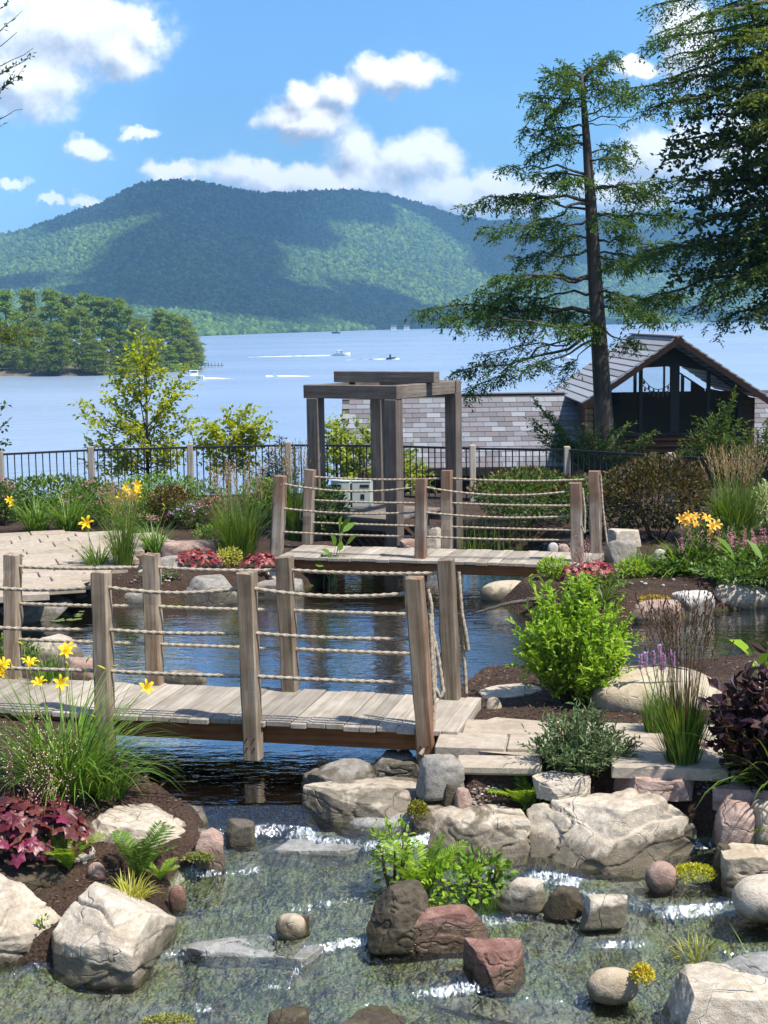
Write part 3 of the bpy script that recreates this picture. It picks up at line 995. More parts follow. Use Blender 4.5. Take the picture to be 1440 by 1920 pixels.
SHM = shinglemat('slate_shingle', [(0, (.155, .163, .18)), (.2, (.10, .09, .095)), (.4, (.20, .21, .228)), (.58, (.085, .08, .087)), (.75, (.13, .128, .14)), (.9, (.115, .098, .10))])
ROOFB = plain('roof_underlay', (.05, .045, .045), .9)
LOGM = woodmat('log_siding', [(.04, .015, .008), (.075, .027, .013), (.12, .047, .022)], 'x', bs=.5)
FASM = woodmat('fascia_red', [(.010, .004, .003), (.02, .008, .005), (.032, .013, .008)], 'x', bs=.3)
DARKW = plain('dark_frame', (.018, .012, .010), .6)
m, n = newmat('window_glass')
fr = n('ShaderNodeFresnel', {'IOR': 1.45}).outputs[0]
out(n, n('ShaderNodeMixShader', {0: fr, 1: n('ShaderNodeBsdfTransparent', {'Color': (.86, .90, .92, 1)}).outputs[0], 2: n('ShaderNodeBsdfGlossy', {'Roughness': .02}).outputs[0]}))
GLASS = m
BY = 46.0
house = ob('boathouse', None, label='log boathouse with slate roof and glazed gable by the lake', cat='boathouse', loc=(0, 0, 0))
ez, rz_ = D(900, 878, BY).z, D(900, 739, BY + 3.2).z      # eave and ridge height of the long roof
x0 = D(640, 790, BY + 1.6).x
x1 = 17.0
sl_ = math.atan2(rz_ - ez, 3.2)
slen = math.hypot(3.2, rz_ - ez)
rows_ = 15
rh = slen / rows_
roof = ob('roof', M().add([(x0, BY, ez), (x1, BY, ez), (x1, BY + 3.2, rz_), (x0, BY + 3.2, rz_), (x1, BY + 6.4, ez), (x0, BY + 6.4, ez)], f4=[(0, 1, 2, 3), (3, 2, 4, 5)]).mesh('roof', ROOFB), house)
shw = .44
shm = bevbox('shingle', .004, shw - .004, 0, rh * 1.12, 0, .03, SHM, .003)
rr = random.Random(5)
gl = D(1090, 757, BY - .9)                                  # left eave corner of the gable
gp = D(1272, 632, BY - .9)
cnt = 0
for r_ in range(rows_):
    x = x0 + (shw * .5 if r_ % 2 else 0) - (.0 if r_ % 2 else 0)
    while x < x1 - 8.0 or (x < x1):
        u0 = r_ * rh
        p = Vector((x, BY + u0 * math.cos(sl_), ez + u0 * math.sin(sl_)))
        inside = gl.x + .2 < x < 2 * gp.x - gl.x - .5
        if not inside and (x < 7 or 11 < x < 12.6) and cnt < 298:
            o = ob('shingle', shm, roof)
            o.location = p + Vector((0, -.004, .012))
            o.rotation_euler = (sl_ - .075, 0, 0)
            cnt += 1
        x += shw
o = ob('ridge_cap', bevbox('ridge_cap', x0, gl.x, -.12, .12, 0, .05, SHM, .01), roof)
o.location = (0, BY + 3.2, rz_ - .01)
# walls under the long roof
ob('eave_fascia', bevbox('eave_fascia', x0, gl.x + .6, -.06, -.01, -.22, .02, DARKW, .004), house).location = (0, BY, ez)
ob('rear_wall', bevbox('rear_wall', x0 + .5, x1, BY + 5.2, BY + 5.4, -9.2, ez - .05, LOGM, .01), house)
for x in np.arange(x0 + .6, x1, 2.6):
    ob('porch_post', bevbox('porch_post', -.09, .09, -.09, .09, -9.2, ez - .05, DARKW, .01), house).location = (x, BY + .45, 0)
ob('porch_floor', bevbox('porch_floor', x0 + .2, x1, BY + .2, BY + 5.2, -3.75, -3.6, WOOD_GREY_X, .01), house)
# cross gable
half = gp.x - gl.x
gz0, gz1 = gl.z, gp.z
YB = BY + 7.2
gs = math.atan2(gz1 - gz0, half)
glen = math.hypot(half, gz1 - gz0) + .02
nrow = 13
grh = glen / nrow
GSH = shinglemat('gable_slate', [(0, (.26, .265, .28)), (.3, (.22, .215, .225)), (.6, (.29, .295, .31)), (.8, (.20, .195, .20))])
groof = ob('gable_roof', M().add([(gl.x, gl.y, gz0), (gl.x, YB, gz0), (gp.x, YB, gz1), (gp.x, gl.y, gz1), (2 * gp.x - gl.x, gl.y, gz0), (2 * gp.x - gl.x, YB, gz0)],
                                 f4=[(0, 1, 2, 3), (3, 2, 5, 4)]).mesh('gable_roof', ROOFB), house)
for s_ in (-1, 1):
    for r_ in range(nrow):
        u0 = r_ * grh
        o = ob('shingle_course', bevbox('shingle_course', -.0, grh * 1.12, 0, YB - gl.y, 0, .045, GSH, .004), groof)
        if s_ < 0:
            o.location = (gl.x + u0 * math.cos(gs), gl.y - .02, gz0 + u0 * math.sin(gs) + .01)
            o.rotation_euler = (0, -gs + .10, 0)
        else:
            o.location = (2 * gp.x - gl.x - u0 * math.cos(gs), YB, gz0 + u0 * math.sin(gs) + .01)
            o.rotation_euler = (0, -gs + .10, math.pi)
ob('ridge_cap', bevbox('ridge_cap', gp.x - .16, gp.x + .16, gl.y - .02, YB, gz1 + .01, gz1 + .055, GSH, .01), groof)
for s_ in (-1, 1):
    o = ob('fascia', bevbox('fascia', 0, glen + .06, -.04, 0, -.18, -.02, FASM, .005), house)
    o.location = (gp.x + s_ * half, gl.y - .002, gz0)
    o.rotation_euler = (0, -gs, 0) if s_ < 0 else (0, gs - math.pi, 0)
    if s_ > 0:
        o.rotation_euler = (0, 0, 0)
        o.location = (0, 0, 0)
        o.matrix_local = Matrix.Translation((gp.x + half, gl.y - .045, gz0)) @ Matrix.Rotation(math.pi, 4, 'Z') @ Matrix.Rotation(-gs, 4, 'Y')
# glazed front wall of the gable, and a matching rear wall
WZ0 = D(1200, 812, BY).z       # sill height


def gable_wall(Y, rear):
    # heights of the roof underside at x
    top = lambda x: gz1 - abs(x - gp.x) * math.tan(gs) - .26
    cx = gp.x
    X = [D(p_, 750, BY).x for p_ in (1147, 1202, 1257, 1274, 1329, 1384)]
    if rear:
        X = [D(p_, 750, Y).x for p_ in (1112, 1191, 1244, 1247, 1280, 1296)]
        wz = D(1200, 776, Y).z
    else:
        wz = WZ0
    fr_ = M()
    for (a_, b_) in ((X[0] - .09, X[0]), (X[1] - .05, X[1] + .05), (X[2], X[3]), (X[4] - .05, X[4] + .05), (X[5], X[5] + .1)):
        za, zb = min(top(a_), 9), min(top(b_), 9)
        z1 = (za, zb)
        fm = M().add([(a_, Y, wz), (b_, Y, wz), (b_, Y + .14, wz), (a_, Y + .14, wz), (a_, Y, za), (b_, Y, zb), (b_, Y + .14, zb), (a_, Y + .14, za)], f4=BOXF)
        ob('mullion', fm.mesh('mullion', DARKW), house)
    spans = [(X[0], X[1] - .05), (X[1] + .05, X[2]), (X[3], X[4] - .05), (X[4] + .05, X[5])]
    for (a_, b_) in spans:
        cap = min(top(cx), gz1 - .26 - .55)
        za, zb = min(top(a_), cap) - .06, min(top(b_), cap) - .06
        ob('pane', M().add([(a_, Y + .07, wz), (b_, Y + .07, wz), (b_, Y + .07, zb), (a_, Y + .07, za)], f4=[(0, 1, 2, 3)]).mesh('pane', GLASS), house)
        o = ob('head_board', M().add([(a_, Y + .02, za), (b_, Y + .02, zb), (b_, Y + .02, top(b_)), (a_, Y + .02, top(a_)), (a_, Y + .1, za), (b_, Y + .1, zb), (b_, Y + .1, top(b_)), (a_, Y + .1, top(a_))],
               f4=[(0, 1, 2, 3), (7, 6, 5, 4), (0, 4, 5, 1)]).mesh('head_board', DARKW), house)
    ob('sill', bevbox('sill', X[0] - .1, X[5] + .1, Y - .04, Y + .16, wz - .09, wz - .002, DARKW, .005), house)
    # side infill walls
    for s_ in (-1, 1):
        xa, xb = (gp.x - half + .42, X[0] - .092) if s_ < 0 else (X[5] + .102, gp.x + half - .42)
        ob('side_wall', M().add([(xa, Y, wz - 3), (xb, Y, wz - 3), (xb, Y, top(xb)), (xa, Y, top(xa)), (xa, Y + .14, wz - 3), (xb, Y + .14, wz - 3), (xb, Y + .14, top(xb)), (xa, Y + .14, top(xa))],
                                f4=[(0, 1, 2, 3), (7, 6, 5, 4), (0, 3, 7, 4), (1, 5, 6, 2)]).mesh('side_wall', LOGM), house)
    return X, top


X_, top_ = gable_wall(BY, False)
gable_wall(YB - .4, True)
logm = M(); tube(logm, [(X_[0] - .092, 0, 0), (X_[5] + .102, 0, 0)], .1, 10); logm = logm.mesh('log', LOGM, True)
for k in range(6):
    ob('log', logm, house).location = (0, BY + .1, WZ0 - .19 - k * .185)
loge = bevbox('log_end', -.1, .1, 0, .35, -.09, .09, woodmat('log_pale', [(.12, .06, .03), (.22, .125, .065), (.32, .2, .11)], 'y'), .03)
for k in range(5):
    ob('log_end', loge, house).location = (gp.x - half + .33, BY - .3, top_(gp.x - half + .42) - .12 - k * .19)
for xa in (gp.x - half + .36, gp.x + half - .36):
    ob('flank_wall', bevbox('flank_wall', xa - .05, xa + .05, BY + .15, YB - .42, WZ0 - 6, top_(gp.x - half + .45), LOGM, .004), house)
ob('loft_floor', bevbox('loft_floor', gp.x - half + .45, gp.x + half - .45, BY + .15, YB - .42, WZ0 - .5, WZ0 - .3, WOOD_GREY_X, .004), house)
ob('soffit', M().add([(gp.x - half + .45, BY + .15, top_(gp.x - half + .45) + .1), (gp.x, BY + .15, top_(gp.x) + .1), (gp.x, YB - .4, top_(gp.x) + .1), (gp.x - half + .45, YB - .4, top_(gp.x - half + .45) + .1)], f4=[(0, 1, 2, 3)]).mesh('soffit', DARKW), house)
# string lights hanging inside the loft
BULB = plain('bulb_glass', (.5, .45, .35), .3)
for k, (a_, b_, s_) in enumerate((((1203, 706), (1262, 712), .35), ((1205, 722), (1260, 728), .2))):
    A_, B_ = D(*a_, BY + 2.0), D(*b_, BY + 2.0)
    root = ob('string_lights', None, label=('upper' if k == 0 else 'lower') + ' string of small bulbs hanging behind the gable window', cat='string lights', group='string lights')
    ln_ = sagline(A_, B_, s_)
    mm = M(); tube(mm, ln_, .012, 4); ob('cable', mm.mesh('cable', BLACK), root)
    bm = M(); tube(bm, [(0, 0, 0), (0, 0, -.05), (0, 0, -.1), (0, 0, -.14)], [.015, .03, .04, .01], 6); bm = bm.mesh('bulb', BULB, True)
    for i in range(1, 13, 2):
        ob('bulb', bm, root).location = Vector(ln_[i])

# ------------------------------------------------------------------ paved paths
m, n = newmat('paver_stone')
oi = n('ShaderNodeObjectInfo').outputs['Random']
tcn = n('ShaderNodeNewGeometry').outputs['Position']
c = n.ramp(oi, [(0, (.29, .225, .16)), (.4, (.37, .30, .22)), (.7, (.32, .275, .225)), (1, (.41, .345, .265))])
c = n.mix(.55, c, n.ramp(n.noise(tcn, 14., 5, .65), [(.3, (.21, .17, .125)), (.7, (.46, .39, .305))]))
c = n.mix(n.math('MULTIPLY', n.step(n.noise(tcn, 2.2, 4, .65), .5, .7), .35), c, (.17, .135, .10))
out(n, n('ShaderNodeBsdfPrincipled', {'Base Color': c, 'Roughness': .85, 'Specular IOR Level': .25, 'Normal': bump(n, n.noise(tcn, 50., 4, .7), .6, .01)}))
PAVE = m
pavers = {}


def pave(name, label, polypx, zt, ang, seed):
    poly = np.array([tuple(P(x, y, zt))[:2] for x, y in polypx])
    r = random.Random(seed)
    c0 = poly.mean(0)
    kp = len(poly)
    vv = [(x - c0[0], y - c0[1], -.03) for x, y in poly]
    ca, sa = math.cos(-ang), math.sin(-ang)
    vv = [(x * ca - y * sa, x * sa + y * ca, z) for x, y, z in vv]
    bmx = bmesh.new()
    bmx.faces.new([bmx.verts.new(q) for q in vv])
    mes = bpy.data.meshes.new(name); bmx.to_mesh(mes); bmx.free(); mes.materials.append(PAVE)
    root = ob(name, mes, kind='structure', label=label, loc=(c0[0], c0[1], zt), rz=ang)
    ca, sa = math.cos(ang), math.sin(ang)
    y = -7.0
    while y < 7:
        h = r.choice([.3, .42, .42, .55])
        x = -9.0 + r.uniform(0, .5)
        while x < 9:
            w = r.choice([.42, .55, .7, .85])
            cx, cy = x + w / 2, y + h / 2
            wx, wy = c0[0] + cx * ca - cy * sa, c0[1] + cx * sa + cy * ca
            if sdf(poly, np.array(wx), np.array(wy)) < -0.03:
                key = (w, h)
                if key not in pavers:
                    pavers[key] = bevbox('paver', -w / 2 + .009, w / 2 - .009, -h / 2 + .009, h / 2 - .009, -.09, 0, PAVE, .008)
                o = ob('paver', pavers[key], root)
                o.location = (cx, cy, r.uniform(-.006, .006))
                o.rotation_euler = (r.uniform(-.008, .008), r.uniform(-.008, .008), 0)
            x += w
        y += h


pave('patio', 'pale stone patio between the pond and the flower bed', [(-420, 1010), (0, 999), (120, 992), (250, 1000), (330, 1010), (240, 1035), (200, 1075), (150, 1092), (110, 1100), (40, 1112), (-500, 1170)], -.02, R(17), 2)
pave('path', 'pale flagstone path leading right from the nearer footbridge', [(880, 1352), (930, 1338), (1100, 1352), (1400, 1370), (1900, 1390), (1900, 1480), (1400, 1444), (1200, 1430), (1010, 1412), (860, 1398)], -.03, R(-8), 6)
o = ob('stepping_stone', bevbox('stepping_stone', -.32, .32, -.14, .14, -.08, 0, PAVE, .02), label='single pale flat stone below the right end of the nearer footbridge', cat='stepping stone')
o.location = P(935, 1425, -.06); o.rotation_euler = (0, 0, R(-6))

# ------------------------------------------------------------------ boats, docks on the lake
HULLW = plain('hull_white', (.75, .75, .74), .35)
HULLD = plain('hull_dark', (.02, .025, .035), .4)
m, n = newmat('wake_foam')
tcn = n('ShaderNodeNewGeometry').outputs['Position']
fo = n.step(n.noise(n.vmath('MULTIPLY', tcn, (.25, .6, 1)), 1., 4, .6), .38, .55)
out(n, n('ShaderNodeMixShader', {0: fo, 1: n('ShaderNodeBsdfTransparent').outputs[0], 2: n('ShaderNodeBsdfDiffuse', {'Color': (.85, .87, .9, 1)}).outputs[0]}))
FOAM = m


def hullmesh(L, Wd, H, mat, name='hull'):
    st = np.linspace(0, 1, 9)
    v = []
    for t in st:
        w = Wd * .5 * (1 - max(0, t - .45) ** 2 / .55 ** 2) if t > .45 else Wd * .5 * (.9 + .1 * t / .45)
        z = H * (1 + .35 * t * t)
        x = t * L - L / 2
        v += [(x, -w, z), (x, -w * .75, .05), (x, 0, -.15), (x, w * .75, .05), (x, w, z)]
    f4 = [(i * 5 + j, i * 5 + j + 1, i * 5 + 6 + j, i * 5 + 5 + j) for i in range(8) for j in range(4)]
    f4 += [(i * 5, i * 5 + 5, i * 5 + 9, i * 5 + 4) for i in range(8)]
    f3 = [(0, 2, 1), (0, 4, 2), (4, 3, 2)]
    return M().add(v, f3=f3, f4=f4).mesh(name, mat)


def wake(x0_, y0_, length, w0, w1, label, sgn=-1):
    k = 24
    t = np.linspace(0, 1, k)
    w = w0 + (w1 - w0) * t + .25 * np.sin(t * 19)
    v = []
    for i in range(k):
        yy = y0_ + .8 * math.sin(t[i] * 5)
        v += [(x0_ + sgn * length * t[i], yy - w[i] / 2, LAKE + .06 - .05 * t[i]), (x0_ + sgn * length * t[i], yy, LAKE + .30 * (1 - t[i]) + .02), (x0_ + sgn * length * t[i], yy + w[i] / 2, LAKE + .06 - .05 * t[i])]
    f = [(i * 3 + j, i * 3 + j + 1, i * 3 + 4 + j, i * 3 + 3 + j) for i in range(k - 1) for j in range(2)]
    return ob('boat_wake', M().add(v, f4=f).mesh('boat_wake', FOAM, True), label=label, cat='wake')


b0 = P(640, 667, LAKE)
boat = ob('motorboat', None, label='white motorboat speeding right across the lake', cat='boat', loc=b0 + Vector((0, 0, .1)), rz=R(8))
ob('hull', hullmesh(6.2, 2.2, .75, HULLW), boat)
ob('stripe', bevbox('stripe', -2.8, 1.0, -1.09, 1.09, .42, .55, HULLD, .02), boat)
ob('windscreen', bevbox('windscreen', -.1, .15, -.85, .85, .8, 1.45, HULLD, .05), boat)
ob('canopy', bevbox('canopy', -1.6, .2, -.9, .9, 1.75, 1.85, HULLW, .03), boat)
for sx_ in (-1.5, .1):
    for sy_ in (-.8, .8):
        ob('canopy_pole', bevbox('canopy_pole', -.03, .03, -.03, .03, .75, 1.75, HULLD, .005), boat).location = (sx_, sy_, 0)
wake(b0.x - 3, b0.y, 29, 1.4, 3.0, 'long white wake trailing left behind the speeding motorboat')
b1 = P(733, 674, LAKE)
jet = ob('jet_ski', None, label='small dark jet ski throwing white spray right of the motorboat', cat='jet ski', loc=b1 + Vector((0, 0, .05)), rz=R(4))
ob('hull', hullmesh(2.8, 1.1, .5, HULLD), jet)
ob('rider', bevbox('rider', -.5, .05, -.25, .25, .5, 1.5, HULLD, .12, 2), jet)
ob('handlebar', bevbox('handlebar', .35, .45, -.35, .35, .85, .95, HULLD, .02), jet)
wake(b1.x + 2.6, b1.y, 20, 2.2, .8, 'white spray trail behind the jet ski')
b2 = P(362, 711, LAKE)
bt = ob('cabin_boat', None, label='small white boat heading left off the tree-covered point', cat='boat', loc=b2, rz=R(180))
ob('hull', hullmesh(4.6, 1.8, .7, HULLW), bt)
ob('cabin', bevbox('cabin', -.9, .5, -.6, .6, .7, 1.25, HULLW, .08), bt)
ob('roof', bevbox('roof', -1.1, .7, -.75, .75, 1.8, 1.9, HULLW, .03), bt)
for sx_ in (-1, .6):
    for sy_ in (-.6, .6):
        ob('roof_pole', bevbox('roof_pole', -.03, .03, -.03, .03, .7, 1.8, HULLW, .005), bt).location = (sx_, sy_, 0)
wake(b2.x + 2, b2.y, 7, 1.2, .5, 'short white wake right of the small boat off the point', 1)
wake(b2.x + 15, b2.y + 8, 11, .6, .5, 'thin broken wake line left on the water beyond the small boat', 1)
b3 = P(1066, 676, LAKE)
fbm_ = ob('runabout', None, label='far white runabout glimpsed on the water left of the boathouse roof', cat='boat', loc=b3, rz=R(170))
ob('hull', hullmesh(4.2, 1.7, .8, HULLW), fbm_)
ob('console', bevbox('console', -.3, .4, -.4, .4, .7, 1.3, HULLW, .06), fbm_)
b4 = P(630, 625.5, LAKE)
fb4 = ob('far_boat', None, label='tiny dark boat near the far shore', cat='boat', loc=b4, rz=R(175))
ob('hull', hullmesh(8, 2.4, 1.4, HULLD), fb4)
ob('cabin', bevbox('cabin', -1.5, 1, -.8, .8, 1.2, 2.2, HULLD, .1), fb4)
dk = P(376, 689, LAKE)
dock = ob('boat_dock', None, label='low dock with upright poles off the tip of the wooded point', cat='dock', loc=dk)
for k in range(7):
    ob('deck_section', bevbox('deck_section', .02, .88, -.6, .6, .45, .6, WOOD_GREY_X, .01), dock).location = (k * .9, 0, 0)
    ob('pole', bevbox('pole', -.07, .07, -.07, .07, -.5, 1.35, WOOD_GREY, .01), dock).location = (k * .9 + .4, -.66, 0)
lb = P(40, 703, LAKE)
ld = ob('boat_dock', None, label='brown shore dock with white boat cover at the left edge', cat='dock', loc=lb)
for k in range(4):
    ob('deck_section', bevbox('deck_section', .02, 1.95, -.9, .9, .4, .6, LOGM, .01), ld).location = (-7.5 + k * 2, -.5, 0)
ob('boat_cover', bevbox('boat_cover', -7.4, -2.6, -1.2, 1.2, 1.5, 1.8, HULLW, .1, 2), ld)
for x_ in (-7, -3):
    ob('pole', bevbox('pole', -.07, .07, -.07, .07, -.5, 1.5, WOOD_GREY, .01), ld).location = (x_, -1, 0)
COTT = plain('cottage_wall', (.55, .55, .52), .8)
for k, (px_, lab) in enumerate(((738, 'pale cottage on the far shore, left of two'), (762, 'pale cottage on the far shore, right of two'))):
    p_ = P(px_, 618.5, LAKE); p_ = Vector((p_.x, p_.y - 15, LAKE))
    ct = ob('cottage', None, label=lab, cat='cottage', loc=p_, group='far shore cottages')
    ct.scale = (.65, .65, .65)
    ob('wall', bevbox('wall', -5, 5, -4, 4, 0, 6, COTT, .1), ct)
    ob('roof', M().add([(-5.5, -4.5, 6), (5.5, -4.5, 6), (5.5, 4.5, 6), (-5.5, 4.5, 6), (-5.5, 0, 9.5), (5.5, 0, 9.5)], f3=[(0, 4, 3), (1, 2, 5)], f4=[(0, 1, 5, 4), (2, 3, 4, 5)]).mesh('roof', ROOFB), ct)
    for wx in (-2.5, 0, 2.5):
        ob('window', bevbox('window', -.6, .6, -.06, .06, 2, 4, HULLD, .02), ct).location = (wx, -4, 0)
# ------------------------------------------------------------------ rocks
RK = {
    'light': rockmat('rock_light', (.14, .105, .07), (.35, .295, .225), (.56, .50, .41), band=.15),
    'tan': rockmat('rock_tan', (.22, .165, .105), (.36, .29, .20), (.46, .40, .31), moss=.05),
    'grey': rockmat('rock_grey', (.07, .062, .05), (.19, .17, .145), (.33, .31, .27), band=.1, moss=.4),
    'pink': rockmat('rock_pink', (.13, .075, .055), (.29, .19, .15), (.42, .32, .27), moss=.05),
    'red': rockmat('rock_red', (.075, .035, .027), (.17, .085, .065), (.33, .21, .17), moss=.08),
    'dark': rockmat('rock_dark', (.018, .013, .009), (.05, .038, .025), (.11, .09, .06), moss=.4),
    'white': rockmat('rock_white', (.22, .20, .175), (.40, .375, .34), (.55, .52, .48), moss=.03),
    'slate': rockmat('rock_slate', (.07, .065, .052), (.20, .195, .18), (.35, .345, .325), stain_shade=.12, moss=.45),
}
bmi = bmesh.new()
bmesh.ops.create_icosphere(bmi, subdivisions=6, radius=1)
I5V = np.array([v.co[:] for v in bmi.verts]); I5F = np.array([[v.index for v in f.verts] for f in bmi.faces])
bmi.free()


def rockmesh(dx, dy, dz, seed, style, mat, hi):
    V0, F0 = (I5V, I5F) if hi else (I4V, I4F)
    r = np.random.default_rng(seed)
    v = V0.copy()
    p = {'slab': 9.0, 'block': 8.0, 'round': 2.3, 'flat': 8.0}[style]
    v = v / (np.sum(np.abs(v) ** p, 1) ** (1 / p))[:, None]
    if style != 'round':
        for k in range(15):
            n_ = r.standard_normal(3)
            n_[2] = abs(n_[2]) * (.6 if style == 'block' else .3) - .08
            n_ /= np.linalg.norm(n_)
            d = np.max(v @ n_) * r.uniform(.62, .88)
            v -= n_[None] * np.maximum(0, v @ n_ - d)[:, None]
        for k in range(2):
            n_ = np.array([r.uniform(-.22, .22), r.uniform(-.32, .0), 1.0]); n_ /= np.linalg.norm(n_)
            d = np.max(v @ n_) * (.86 if k else .95)
            v -= n_[None] * np.maximum(0, v @ n_ - d)[:, None]
    v = v / np.abs(v).max(0)
    v = v * np.array([dx, dy, dz]) * .5
    sz = min(dx, dy, dz * 1.6)
    q = v / sz
    s = seed * 7 % 997
    amp = {'slab': .05, 'block': .055, 'round': .035, 'flat': .035}[style] * sz
    nr = nrm(v / np.array([dx, dy, dz]) ** 1.5)
    d = fbm(q[:, 0] * 1.5 + s, q[:, 1] * 1.5, q[:, 2] * 1.5, 2, s) * amp * (.45 if style != 'round' else 1.3)
    d += fbm(q[:, 0] * 7 + s, q[:, 1] * 7, q[:, 2] * 7, 4, s + 3) * amp * (.55 if style != 'round' else .25)
    if style != 'round':
        # strata: small ledges, and a few deep splits
        zz = q[:, 2] * 5.5 + 1.3 * fbm(q[:, 0] * 1.2, q[:, 1] * 1.2, 0, 2, s + 5) + q[:, 0] * r.uniform(-1, 1)
        fr_ = zz - np.floor(zz)
        d += (_h(np.floor(zz).astype(np.int64), np.int64(seed), np.int64(3), 5) - .5) * amp * .6 * sstep(fr_, 0, .12)
        rd = 1 - np.abs(fbm(q[:, 0] * 1.1 + 5 + s, q[:, 1] * 1.1, q[:, 2] * 2.2, 3, s + 9)) * 2
        d -= np.clip((rd - .93) / .07, 0, 1) * amp * .9
    v = v + nr * d[:, None]
    return M().add(v, f3=F0).mesh('boulder', mat, True)


def rock(name, x0, y0, x1, y1, zb, mat, style, label, seed, dr=.65, yaw=0.0, cat='rock', group=None, sink=.12):
    """a rock filling the photo box (x0,y0)-(x1,y1) whose foot stands at height zb"""
    c = P((x0 + x1) / 2, y1, zb)
    k = c.y / F
    w = (x1 - x0) * k
    e = math.atan2(CZ - zb, c.y)
    dep = w * dr
    hpx = (y1 - y0) * k
    h = (hpx - dep * math.sin(e)) / math.cos(e)
    if h < .22 * hpx:
        h = .3 * hpx
        dep = (hpx - h * math.cos(e)) / math.sin(e)
    big = (x1 - x0) > 110 and y1 > 1380
    me = rockmesh(w * 1.03, dep, h + sink, seed, style, RK[mat], big)
    o = ob(name, me, label=label, cat=cat, group=group)
    o.location = (c.x, c.y + dep / 2, zb + (h - sink) / 2)
    o.rotation_euler = (0, 0, yaw)
    return o


